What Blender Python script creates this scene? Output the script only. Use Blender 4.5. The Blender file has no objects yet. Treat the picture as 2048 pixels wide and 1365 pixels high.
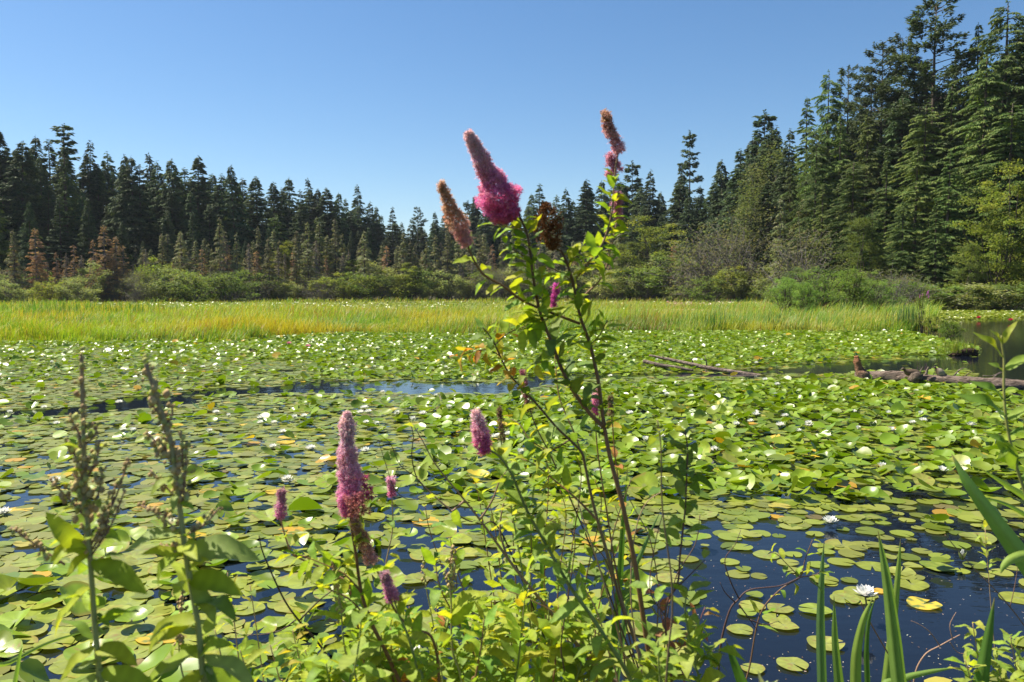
import bpy, math, random
import numpy as np
from mathutils import Vector, Matrix
R = math.radians
rng = np.random.default_rng(11)
random.seed(11)
C = bpy.context.scene.collection

# ------------------------------------------------------------------ camera geometry
F = 1600.0; CX, CY = 1024.0, 682.5; CZ = 2.2
PITCH = math.atan((CY - 585.0) / F)
sp, cp = math.sin(PITCH), math.cos(PITCH)
def P(x, y, depth):
    fx = (x - CX) / F; fy = -(y - CY) / F
    d = np.array([fx, fy * sp + cp, fy * cp - sp])
    t = depth / d[1]
    return np.array([0, 0, CZ]) + d * t
def W(x, y, z=0.0):
    fx = (x - CX) / F; fy = -(y - CY) / F
    d = np.array([fx, fy * sp + cp, fy * cp - sp])
    t = (z - CZ) / d[2]
    return np.array([0, 0, CZ]) + d * t
def proj(X, Y, Z):
    dz = Z - CZ
    dep = Y * cp - dz * sp
    up = Y * sp + dz * cp
    return CX + F * X / dep, CY - F * up / dep
def interp(x, tab):
    return np.interp(x, [t[0] for t in tab], [t[1] for t in tab])

# ------------------------------------------------------------------ mesh builder
class MB:
    def __init__(s): s.v = []; s.q = []; s.t = []; s.c = []; s.mq = []; s.mt = []; s.n = 0
    def add(s, v, q=None, t=None, col=(.5, .5, .5), mat=0):
        v = np.asarray(v, float).reshape(-1, 3)
        col = np.asarray(col, float)
        if col.ndim == 1: col = np.tile(col[:3], (len(v), 1))
        s.v.append(v); s.c.append(col[:, :3])
        if q is not None and len(q):
            q = np.asarray(q, int).reshape(-1, 4); s.q.append(q + s.n); s.mq.append(np.full(len(q), mat))
        if t is not None and len(t):
            t = np.asarray(t, int).reshape(-1, 3); s.t.append(t + s.n); s.mt.append(np.full(len(t), mat))
        s.n += len(v)
    def inst(s, tv, q, t, Rm, T, S=1.0, col=(.5, .5, .5), mat=0, tcol=None):
        """many copies of a template; Rm (N,3,3) columns = local axes"""
        N = len(T); n = len(tv)
        S = np.asarray(S, float)
        if S.ndim == 0: S = np.full((N, 3), float(S))
        if S.ndim == 1: S = np.repeat(S[:, None], 3, 1)
        loc = tv[None] * S[:, None, :]
        v = np.einsum('nij,nkj->nki', Rm, loc) + T[:, None, :]
        col = np.asarray(col, float)
        if col.ndim == 1: col = np.tile(col, (N, 1))
        cc = np.repeat(col[:, None, :], n, 1)
        if tcol is not None: cc = cc * tcol[None]
        off = (np.arange(N) * n)[:, None, None]
        qq = (np.asarray(q).reshape(1, -1, 4) + off).reshape(-1, 4) if q is not None and len(q) else None
        tt = (np.asarray(t).reshape(1, -1, 3) + off).reshape(-1, 3) if t is not None and len(t) else None
        s.add(v.reshape(-1, 3), qq, tt, cc.reshape(-1, 3), mat)
    def mesh(s, name, mats, smooth=True):
        me = bpy.data.meshes.new(name)
        v = np.concatenate(s.v) if s.v else np.zeros((0, 3)); c = np.concatenate(s.c) if s.c else np.zeros((0, 3))
        q = np.concatenate(s.q) if s.q else np.zeros((0, 4), int); t = np.concatenate(s.t) if s.t else np.zeros((0, 3), int)
        me.vertices.add(len(v)); me.vertices.foreach_set('co', v.astype(np.float32).ravel())
        L = np.concatenate([q.ravel(), t.ravel()]).astype(np.int32)
        me.loops.add(len(L)); me.loops.foreach_set('vertex_index', L)
        npoly = len(q) + len(t); me.polygons.add(npoly)
        st = np.concatenate([np.arange(len(q)) * 4, len(q) * 4 + np.arange(len(t)) * 3]).astype(np.int32)
        me.polygons.foreach_set('loop_start', st)
        mi = np.concatenate(s.mq + s.mt).astype(np.int32) if (s.mq or s.mt) else np.zeros(0, np.int32)
        for m in (mats if isinstance(mats, (list, tuple)) else [mats]): me.materials.append(m)
        me.polygons.foreach_set('material_index', mi)
        me.polygons.foreach_set('use_smooth', np.full(npoly, smooth))
        a = me.attributes.new('col', 'FLOAT_COLOR', 'POINT')
        a.data.foreach_set('color', np.concatenate([c, np.ones((len(c), 1))], 1).astype(np.float32).ravel())
        me.update(calc_edges=True)
        return me
    def build(s, name, mats, parent=None, smooth=True):
        return obj(name, s.mesh(name, mats, smooth), parent)

def obj(name, me, parent=None):
    o = bpy.data.objects.new(name, me); C.objects.link(o)
    if parent is not None: o.parent = parent
    return o
def tag(o, label=None, cat=None, group=None, kind=None):
    if label: o['label'] = label
    if cat: o['category'] = cat
    if group: o['group'] = group
    if kind: o['kind'] = kind
    return o
def thing(name, loc, label, cat, group=None, rz=0.0, sc=None):
    o = bpy.data.objects.new(name, None); C.objects.link(o); o.location = loc; o.rotation_euler = (0, 0, rz)
    o.empty_display_size = .2
    if sc is not None: o.scale = sc
    return tag(o, label, cat, group)
def put(name, meshes, loc, label, cat, group=None, rz=0.0, sc=None):
    """a thing with one part per (part name, shared mesh)"""
    t = thing(name, loc, label, cat, group, rz, sc)
    for n, me in meshes: obj(n, me, t)
    return t

def nrm(a): return a / np.maximum(np.linalg.norm(a, axis=-1, keepdims=True), 1e-9)
def frames(d, up):
    """rotation matrices: local x = d, local z close to up"""
    X = nrm(d); Y = nrm(np.cross(up, X)); Z = np.cross(X, Y)
    return np.stack([X, Y, Z], -1)
def smooth_path(p, n=6):
    p = np.asarray(p, float)
    if len(p) < 3:
        t = np.linspace(0, 1, n * 2)[:, None]; return p[0] * (1 - t) + p[-1] * t
    q = np.vstack([2 * p[0] - p[1], p, 2 * p[-1] - p[-2]]); out = []
    for i in range(1, len(q) - 2):
        a, b, c, d = q[i - 1], q[i], q[i + 1], q[i + 2]
        for t in np.linspace(0, 1, n, endpoint=False):
            out.append(.5 * ((2 * b) + (c - a) * t + (2 * a - 5 * b + 4 * c - d) * t * t + (3 * b - a - 3 * c + d) * t ** 3))
    out.append(p[-1]); return np.array(out)
def tube(mb, pts, r, sides=6, col=(.2, .15, .1), mat=0, cap=True):
    pts = np.asarray(pts, float); n = len(pts)
    r = np.broadcast_to(np.asarray(r, float), (n,)) if np.ndim(r) == 0 or len(r) == n else np.interp(np.linspace(0, 1, n), np.linspace(0, 1, len(r)), r)
    T = nrm(np.gradient(pts, axis=0))
    up = np.array([0, 0, 1.0]) if abs(T[0][2]) < .9 else np.array([1.0, 0, 0])
    U = np.zeros_like(pts); u = nrm(np.cross(T[0], up))
    for i in range(n):
        u = u - T[i] * np.dot(u, T[i]); u = u / max(np.linalg.norm(u), 1e-9); U[i] = u
    V = np.cross(T, U)
    a = np.arange(sides) * 2 * np.pi / sides
    v = pts[:, None] + r[:, None, None] * (np.cos(a)[None, :, None] * U[:, None] + np.sin(a)[None, :, None] * V[:, None])
    i = np.arange(n - 1)[:, None] * sides; j = np.arange(sides)[None]; k = (j + 1) % sides
    q = np.stack([i + j, i + k, i + sides + k, i + sides + j], -1).reshape(-1, 4)
    v = v.reshape(-1, 3); t = None
    if cap:
        v = np.vstack([v, pts[0], pts[-1]]); b = n * sides; jj = np.arange(sides); kk = (jj + 1) % sides
        t = np.vstack([np.stack([kk, jj, np.full(sides, b)], -1), np.stack([(n - 1) * sides + jj, (n - 1) * sides + kk, np.full(sides, b + 1)], -1)])
    col = np.asarray(col, float)
    if col.ndim == 2:
        cc = np.repeat(np.array([np.interp(np.linspace(0, 1, n), np.linspace(0, 1, len(col)), col[:, k_]) for k_ in range(3)]).T, sides, 0)
        if cap: cc = np.vstack([cc, cc[:1], cc[-1:]])
        col = cc
    mb.add(v, q, t, col, mat)
ico_v = None
def ico(sub=1):
    me = bpy.data.meshes.new('tmp'); import bmesh
    bm = bmesh.new(); bmesh.ops.create_icosphere(bm, subdivisions=sub, radius=1); bm.to_mesh(me); bm.free()
    v = np.array([x.co[:] for x in me.vertices]); f = np.array([p.vertices[:] for p in me.polygons]); bpy.data.meshes.remove(me)
    return v, f
def rand_frames(N):
    q = nrm(rng.normal(size=(N, 4))); w, x, y, z = q.T
    return np.stack([np.stack([1 - 2 * (y * y + z * z), 2 * (x * y - z * w), 2 * (x * z + y * w)], -1),
                     np.stack([2 * (x * y + z * w), 1 - 2 * (x * x + z * z), 2 * (y * z - x * w)], -1),
                     np.stack([2 * (x * z - y * w), 2 * (y * z + x * w), 1 - 2 * (x * x + y * y)], -1)], 1)
def U(a, b, n=None): return rng.uniform(a, b, n)
def vary(col, n, dv=.2, dh=.12):
    c = np.asarray(col, float); v = 1 + U(-dv, dv, n)[:, None]; h = 1 + U(-dh, dh, (n, 3))
    return np.clip(c * v * h, 0.001, .95)
def pick(cols, n, w=None):
    cols = np.asarray(cols, float); i = rng.choice(len(cols), n, p=None if w is None else np.array(w) / np.sum(w)); return cols[i]
def snoise(x, y, s, seed=0):
    """smooth pseudo noise in about -1..1"""
    r = np.random.default_rng(1000 + seed); o = 0
    for k in range(6):
        a = r.uniform(0, 6.28); f = s * r.uniform(.6, 1.9); o = o + np.sin((x * np.cos(a) + y * np.sin(a)) * f + r.uniform(0, 6.28))
    return o / 3.2

# ------------------------------------------------------------------ materials
def newmat(name):
    m = bpy.data.materials.new(name); m.use_nodes = True; nt = m.node_tree; nt.nodes.clear()
    return m, nt, nt.nodes.new, nt.links.new
def foliage(name, trans=.3, rough=.5, spec=.25, ovar=0.0, tmul=(1.25, 1.3, .55), coat=0, hvar=0.0, bump=None):
    m, nt, N, L = newmat(name)
    out = N('ShaderNodeOutputMaterial'); at = N('ShaderNodeAttribute'); at.attribute_name = 'col'
    src = at.outputs['Color']
    if ovar:
        oi = N('ShaderNodeObjectInfo'); mr = N('ShaderNodeMapRange'); mr.inputs['To Min'].default_value = 1 - ovar; mr.inputs['To Max'].default_value = 1 + ovar
        hs = N('ShaderNodeHueSaturation'); L(oi.outputs['Random'], mr.inputs['Value']); L(mr.outputs[0], hs.inputs['Value']); L(src, hs.inputs['Color'])
        if hvar:
            m2 = N('ShaderNodeMath'); m2.operation = 'MULTIPLY'; m2.inputs[1].default_value = 7.31; m3 = N('ShaderNodeMath'); m3.operation = 'FRACT'
            m4 = N('ShaderNodeMapRange'); m4.inputs['To Min'].default_value = .5 - hvar; m4.inputs['To Max'].default_value = .5 + hvar
            L(oi.outputs['Random'], m2.inputs[0]); L(m2.outputs[0], m3.inputs[0]); L(m3.outputs[0], m4.inputs['Value']); L(m4.outputs[0], hs.inputs['Hue'])
        src = hs.outputs['Color']
    pb = N('ShaderNodeBsdfPrincipled'); pb.inputs['Roughness'].default_value = rough; pb.inputs['Specular IOR Level'].default_value = spec
    pb.inputs['Coat Weight'].default_value = coat; pb.inputs['Coat Roughness'].default_value = .15
    L(src, pb.inputs['Base Color'])
    if bump:
        tc = N('ShaderNodeTexCoord'); nz = N('ShaderNodeTexNoise'); nz.inputs['Scale'].default_value = bump[0]; nz.inputs['Detail'].default_value = 3
        b = N('ShaderNodeBump'); b.inputs['Strength'].default_value = bump[1]; b.inputs['Distance'].default_value = .01
        L(tc.outputs['Object'], nz.inputs['Vector']); L(nz.outputs['Fac'], b.inputs['Height']); L(b.outputs[0], pb.inputs['Normal'])
    if trans > 0:
        tr = N('ShaderNodeBsdfTranslucent'); mx = N('ShaderNodeMix'); mx.data_type = 'RGBA'; mx.blend_type = 'MULTIPLY'
        mx.inputs['Factor'].default_value = 1; mx.inputs['B'].default_value = (*tmul, 1); L(src, mx.inputs['A']); L(mx.outputs['Result'], tr.inputs['Color'])
        ms = N('ShaderNodeMixShader'); ms.inputs[0].default_value = trans
        L(pb.outputs[0], ms.inputs[1]); L(tr.outputs[0], ms.inputs[2]); L(ms.outputs[0], out.inputs[0])
    else: L(pb.outputs[0], out.inputs[0])
    return m
def rough_mat(name, c1, c2, scale=8, rough=.85, bump=.5, stretch=(1, 1, 1), attr=False, dist=.02):
    m, nt, N, L = newmat(name)
    out = N('ShaderNodeOutputMaterial'); pb = N('ShaderNodeBsdfPrincipled'); pb.inputs['Roughness'].default_value = rough; pb.inputs['Specular IOR Level'].default_value = .2
    tc = N('ShaderNodeTexCoord'); mp = N('ShaderNodeMapping'); mp.inputs['Scale'].default_value = stretch
    nz = N('ShaderNodeTexNoise'); nz.inputs['Scale'].default_value = scale; nz.inputs['Detail'].default_value = 8; nz.inputs['Roughness'].default_value = .65
    L(tc.outputs['Object'], mp.inputs[0]); L(mp.outputs[0], nz.inputs['Vector'])
    cr = N('ShaderNodeValToRGB'); cr.color_ramp.elements[0].position = .32; cr.color_ramp.elements[1].position = .68
    cr.color_ramp.elements[0].color = (*c1, 1); cr.color_ramp.elements[1].color = (*c2, 1); L(nz.outputs['Fac'], cr.inputs[0])
    src = cr.outputs[0]
    if attr:
        at = N('ShaderNodeAttribute'); at.attribute_name = 'col'; mx = N('ShaderNodeMix'); mx.data_type = 'RGBA'; mx.blend_type = 'MULTIPLY'; mx.inputs['Factor'].default_value = 1
        L(src, mx.inputs['A']); L(at.outputs['Color'], mx.inputs['B']); src = mx.outputs['Result']
    L(src, pb.inputs['Base Color'])
    b = N('ShaderNodeBump'); b.inputs['Strength'].default_value = bump; b.inputs['Distance'].default_value = dist
    L(nz.outputs['Fac'], b.inputs['Height']); L(b.outputs[0], pb.inputs['Normal']); L(pb.outputs[0], out.inputs[0])
    return m

M_CON = foliage('conifer_needles', trans=.32, rough=.6, spec=.2, ovar=.33, hvar=.016, tmul=(1.3, 1.3, .5))
M_LEAFFAR = foliage('broad_leaves', trans=.45, rough=.65, spec=.12, ovar=.15, hvar=.012)
M_BARK = rough_mat('bark', (.05, .038, .028), (.15, .12, .095), 6, .9, .8, (1, 1, .25), attr=False, dist=.05)
M_GREYBARK = rough_mat('grey_bark', (.10, .09, .08), (.22, .2, .18), 6, .9, .6, (1, 1, .3))
M_GRASS = foliage('marsh_grass', trans=.4, rough=.5, spec=.25, tmul=(1.2, 1.2, .45))
M_PAD = foliage('lily_pad_leaf', trans=.25, rough=.34, spec=.45, ovar=.12, hvar=.012, tmul=(1.3, 1.4, .4), bump=(14, .05))
M_PETAL = foliage('petal', trans=.3, rough=.5, spec=.3, tmul=(1, 1, .95))
M_LEAF = foliage('shrub_leaf', trans=.5, rough=.55, spec=.2, tmul=(1.55, 1.33, .38), bump=(60, .10))
M_STEM = foliage('shrub_stem', trans=0, rough=.6, spec=.3)
M_FLUFF = foliage('flower_fluff', trans=.5, rough=.8, spec=.1, tmul=(1.1, .95, 1.05))
M_SEED = foliage('seed_heads', trans=.15, rough=.8, spec=.1, tmul=(1, 1, .9))
M_BLADE = foliage('iris_blade', trans=.35, rough=.4, spec=.4, tmul=(1.2, 1.3, .35))
M_LOG = rough_mat('log_wood', (.05, .038, .03), (.38, .32, .27), 5, .9, 1.0, (.35, 4, 4), attr=True, dist=.06)
M_DUCK = foliage('duck_feathers', trans=0, rough=.7, spec=.2)
M_GROUND = rough_mat('forest_floor', (.035, .03, .018), (.06, .065, .025), .6, .95, .3)
M_MUD = rough_mat('marsh_mud', (.05, .042, .022), (.12, .11, .035), 1.2, .9, .3)

# water
m, nt, N, L = newmat('pond_water'); M_WATER = m
out = N('ShaderNodeOutputMaterial'); pb = N('ShaderNodeBsdfPrincipled')
pb.inputs['Base Color'].default_value = (.006, .009, .016, 1); pb.inputs['Roughness'].default_value = .02; pb.inputs['IOR'].default_value = 1.333
tc = N('ShaderNodeTexCoord'); mp = N('ShaderNodeMapping'); mp.inputs['Scale'].default_value = (1.2, 3.0, 1)
nz = N('ShaderNodeTexNoise'); nz.inputs['Scale'].default_value = 2.2; nz.inputs['Detail'].default_value = 3; nz.inputs['Distortion'].default_value = .4
b = N('ShaderNodeBump'); b.inputs['Strength'].default_value = .09; b.inputs['Distance'].default_value = .03
L(tc.outputs['Object'], mp.inputs[0]); L(mp.outputs[0], nz.inputs['Vector']); L(nz.outputs['Fac'], b.inputs['Height']); L(b.outputs[0], pb.inputs['Normal']); L(pb.outputs[0], out.inputs[0])

# ------------------------------------------------------------------ camera, sky, sun
scn = bpy.context.scene
cam = bpy.data.cameras.new('camera'); co = bpy.data.objects.new('camera', cam); C.objects.link(co); scn.camera = co
cam.sensor_width = 36; cam.lens = 36 * F / 2048; cam.clip_start = .05; cam.clip_end = 6000
co.location = (0, 0, CZ); co.rotation_euler = (math.pi / 2 - PITCH, 0, 0)
cam.dof.use_dof = True; cam.dof.focus_distance = 6.0; cam.dof.aperture_fstop = 8.0
SUN_EL, SUN_AZ = 56.0, -66.0          # azimuth measured from +Y (the view) towards +X
sx, sy, sz = math.sin(R(SUN_AZ)) * math.cos(R(SUN_EL)), math.cos(R(SUN_AZ)) * math.cos(R(SUN_EL)), math.sin(R(SUN_EL))
w = bpy.data.worlds.new('World'); scn.world = w; w.use_nodes = True; nt = w.node_tree; nt.nodes.clear()
wo = nt.nodes.new('ShaderNodeOutputWorld'); bg = nt.nodes.new('ShaderNodeBackground'); sk = nt.nodes.new('ShaderNodeTexSky')
sk.sky_type = 'NISHITA'; sk.sun_disc = False; sk.sun_elevation = R(SUN_EL); sk.sun_rotation = R(SUN_AZ); sk.air_density = 1.0; sk.dust_density = .3; sk.ozone_density = 3.0; sk.altitude = 0
bg.inputs['Strength'].default_value = .066
hs = nt.nodes.new('ShaderNodeHueSaturation'); hs.inputs['Saturation'].default_value = 1.18; nt.links.new(sk.outputs[0], hs.inputs['Color']); nt.links.new(hs.outputs[0], bg.inputs[0]); nt.links.new(bg.outputs[0], wo.inputs[0])
sl = bpy.data.lights.new('sun', 'SUN'); sl.energy = 5.0; sl.angle = R(.53); sl.color = (1, .92, .78)
so = bpy.data.objects.new('sun', sl); C.objects.link(so); so.location = (-30, 30, 60)
so.rotation_euler = Vector((sx, sy, sz)).to_track_quat('Z', 'Y').to_euler()
scn.view_settings.view_transform = 'Standard'; scn.view_settings.look = 'None'; scn.view_settings.exposure = 1.08; scn.view_settings.gamma = 1
scn.cycles.use_denoising = True; scn.cycles.max_bounces = 6; scn.cycles.transparent_max_bounces = 4; scn.cycles.caustics_reflective = False; scn.cycles.caustics_refractive = False
scn.cycles.diffuse_bounces = 3; scn.cycles.glossy_bounces = 3; scn.cycles.transmission_bounces = 3

# ------------------------------------------------------------------ ground, water
SHORE = [(-2000, 120), (-600, 140), (0, 160), (500, 190), (900, 215), (1300, 200), (1600, 140), (1800, 108), (2048, 98), (2600, 80), (4000, 60)]
def shore(px): return interp(px, SHORE)
def bank(y): return np.interp(y, [-900, 0, 2.3, 4.1, 6], [.9, .55, .45, -.3, -.7])
def gz(x, y):
    x = np.asarray(x, float); y = np.asarray(y, float)
    px = CX + F * x / np.maximum(y, 1.0); px = np.where(y < 1, np.where(x > 0, 4000, -2000), px)
    px = np.clip(px, -2000, 4000)
    dist = np.where(y > 30, y, np.hypot(x, y) * .8)
    r = dist - shore(px)
    far = np.interp(r, [-1e4, -12, 0, 10, 100, 400, 3000], [-.8, -.8, .12, .5, 3.5, 10, 30])
    return np.where(y < 7, np.maximum(bank(y), far), far)
ys = np.unique(np.concatenate([[-300, -100, -40, -15, -6, -2], np.arange(0, 7, .5), np.arange(8, 60, 6), np.arange(60, 300, 5), [320, 360, 420, 500, 650, 900]]))
xs = np.unique(np.concatenate([-np.array([900, 600, 400, 300]), np.arange(-240, 241, 6), np.array([300, 400, 600, 900])])) * 1.0
X, Y = np.meshgrid(xs, ys); Z = gz(X, Y)
nx, ny = len(xs), len(ys); ii = (np.arange(ny - 1)[:, None] * nx + np.arange(nx - 1)[None])
g = MB(); g.add(np.stack([X, Y, Z], -1).reshape(-1, 3), np.stack([ii, ii + 1, ii + nx + 1, ii + nx], -1).reshape(-1, 4))
tag(g.build('ground', M_GROUND), 'dark earth and leaf litter of bank and forest floor', 'ground', kind='structure')
g = MB(); g.add([(-500, 3, 0), (500, 3, 0), (500, 320, 0), (-500, 320, 0)], [(0, 1, 2, 3)])
tag(g.build('water', M_WATER, smooth=False), 'dark still pond water with sky reflections between the pads', 'water', kind='structure')

# thin summer haze over the pond
m, nt, N, L = newmat('air'); vo = N('ShaderNodeVolumePrincipled'); out = N('ShaderNodeOutputMaterial')
vo.inputs['Color'].default_value = (.80, .88, 1.0, 1); vo.inputs['Density'].default_value = .00007; vo.inputs['Anisotropy'].default_value = .2; L(vo.outputs[0], out.inputs['Volume'])
g = MB(); x0, x1, y0, y1, z0, z1 = -910, 910, -310, 910, -3, 75
g.add([(x0, y0, z0), (x1, y0, z0), (x1, y1, z0), (x0, y1, z0), (x0, y0, z1), (x1, y0, z1), (x1, y1, z1), (x0, y1, z1)], [(0, 3, 2, 1), (4, 5, 6, 7), (0, 1, 5, 4), (1, 2, 6, 5), (2, 3, 7, 6), (3, 0, 4, 7)])
tag(g.build('haze', m, smooth=False), 'thin blue summer haze softening the far forest', 'haze', kind='stuff')

# ------------------------------------------------------------------ marsh mat with grass
FRONT = [(-900, 705), (0, 690), (500, 686), (560, 677), (700, 669), (900, 674), (1024, 669), (1500, 666), (1790, 668), (1870, 664)]
def front_d(px): return 2.2 * F / (interp(px, FRONT) - 585.0)
cols_px = np.arange(-900, 1881, 20.0); rows = []
mb = MB(); nrow = 30
for k in range(nrow):
    f = k / (nrow - 1); d0 = front_d(cols_px) + .5; d1 = shore(cols_px) + 4
    d = d0 * (d1 / d0) ** f
    rows.append(np.stack([(cols_px - CX) / F * d, d, np.full_like(d, .035 if k else -.25)], -1))
V = np.array(rows); n2 = len(cols_px); ii = (np.arange(nrow - 1)[:, None] * n2 + np.arange(n2 - 1)[None])
mb.add(V.reshape(-1, 3), np.stack([ii, ii + 1, ii + n2 + 1, ii + n2], -1).reshape(-1, 4))
tag(mb.build('marsh_ground', M_MUD), 'muddy root mat under the marsh grass', 'marsh ground', kind='structure')

def far_lily(px, d):
    """strips of water lilies inside and beyond the marsh"""
    j = snoise(px * .02, d * .2, 1.0, 5)
    a = (px < 1060) & (px > 180) & (d > 96 + 5 * j) & (d < 150)
    b_ = (px > 1100) & (px < 1420) & (d > 72 + 3 * j) & (d < 88 + 3 * j)
    c = (px > 1330) & (px < 1545) & (d > 118) & (d < 150)
    e = (px > 1040) & (px <= 1350) & (d > 128) & (d < 165)
    return a | b_ | c | e
def in_marsh(px, d): return (px < 1846 + 24 * snoise(px * .002, d, 1.1, 13) + np.clip(d - 44, -8, 20) * 1.5) & (d > front_d(px) + .9 * snoise(px * .03, d, 1, 2) + .7 * snoise(px * .11, d, 1, 22)) & (d < shore(px) + 3)
def grass_blades(n, dmin, dmax):
    d = 1 / U(1 / dmax, 1 / dmin, n); px = U(-120, 1880, n)
    k = in_marsh(px, d) & ~far_lily(px, d)
    return px[k], d[k]
mb = MB()
tv = np.array([(0, -.5, 0), (0, .5, 0), (.25, -.4, .45), (.25, .4, .45), (.75, -.25, .85), (.75, .25, .85), (1.45, 0, 1.02)], float)
tq = np.array([(0, 1, 3, 2), (2, 3, 5, 4)]); tt = np.array([(4, 5, 6)])
for n, a, b_ in ((210000, 33, 75), (90000, 75, 215)):
    px, d = grass_blades(n, a, b_); n = len(px)
    clump = snoise(px / 1600 * d, d, 2.2, 9) + .6 * snoise(px / 1600 * d, d, 6, 3)
    keep = rng.random(n) < np.clip(.75 + .5 * clump, .25, 1); px, d, clump = px[keep], d[keep], clump[keep]; n = len(px)
    x = (px - CX) / F * d; lowf = snoise(x, d, .22, 4)
    right = np.clip((px - 1250) / 350, 0, 1)
    h = (.62 + .25 * right + .22 * clump + .26 * lowf + .2 * snoise(x, d, .8, 17)) * U(.5, 1.35, n)
    h *= np.interp(d - front_d(px), [0, 1.2, 4], [.45, .75, 1.0])
    wd = U(.012, .03, n) * np.interp(d, [33, 80, 200], [1, 1.9, 4])
    yaw = rng.normal(-.25, 1.0, n) + .8 * snoise(x, d, .5, 19); lean = np.where(rng.random(n) < .22, U(.6, 1.1, n), U(.1, .55, n))
    Xd = np.stack([np.cos(yaw), np.sin(yaw), np.zeros(n)], -1); Yd = np.stack([-np.sin(yaw), np.cos(yaw), np.zeros(n)], -1)
    Rm = np.stack([Xd, Yd, np.tile([0, 0, 1.0], (n, 1))], -1)
    gold = np.clip(.45 + .75 * snoise(x, d, .3, 7) + U(-.3, .3, n), 0, 1)[:, None]
    red = (rng.random(n) < .04 + .35 * np.clip(snoise(x, d, .45, 8) - .15, 0, 1))[:, None]
    gr = (rng.random(n) < np.clip(.32 + .5 * snoise(x, d, .4, 12) + .2 * right, .05, .8))[:, None]
    col = np.array([.25, .35, .035]) * (1 - gold) + np.array([.40, .35, .04]) * gold
    col = np.where(gr, np.array([.12, .25, .03]), col); col = np.where(red, np.array([.27, .15, .05]), col)
    straw = (rng.random(n) < .06)[:, None]; col = np.where(straw, np.array([.45, .42, .2]), col)
    col = col * U(.75, 1.2, n)[:, None]
    mb.inst(tv, tq, tt, Rm, np.stack([x, d, np.full(n, .02)], -1), np.stack([h * lean, wd, h], -1), col)
tag(mb.build('marsh_grass', M_GRASS), 'yellow green sedge and grass covering the marsh across the pond', 'marsh grass', kind='stuff')
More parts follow.
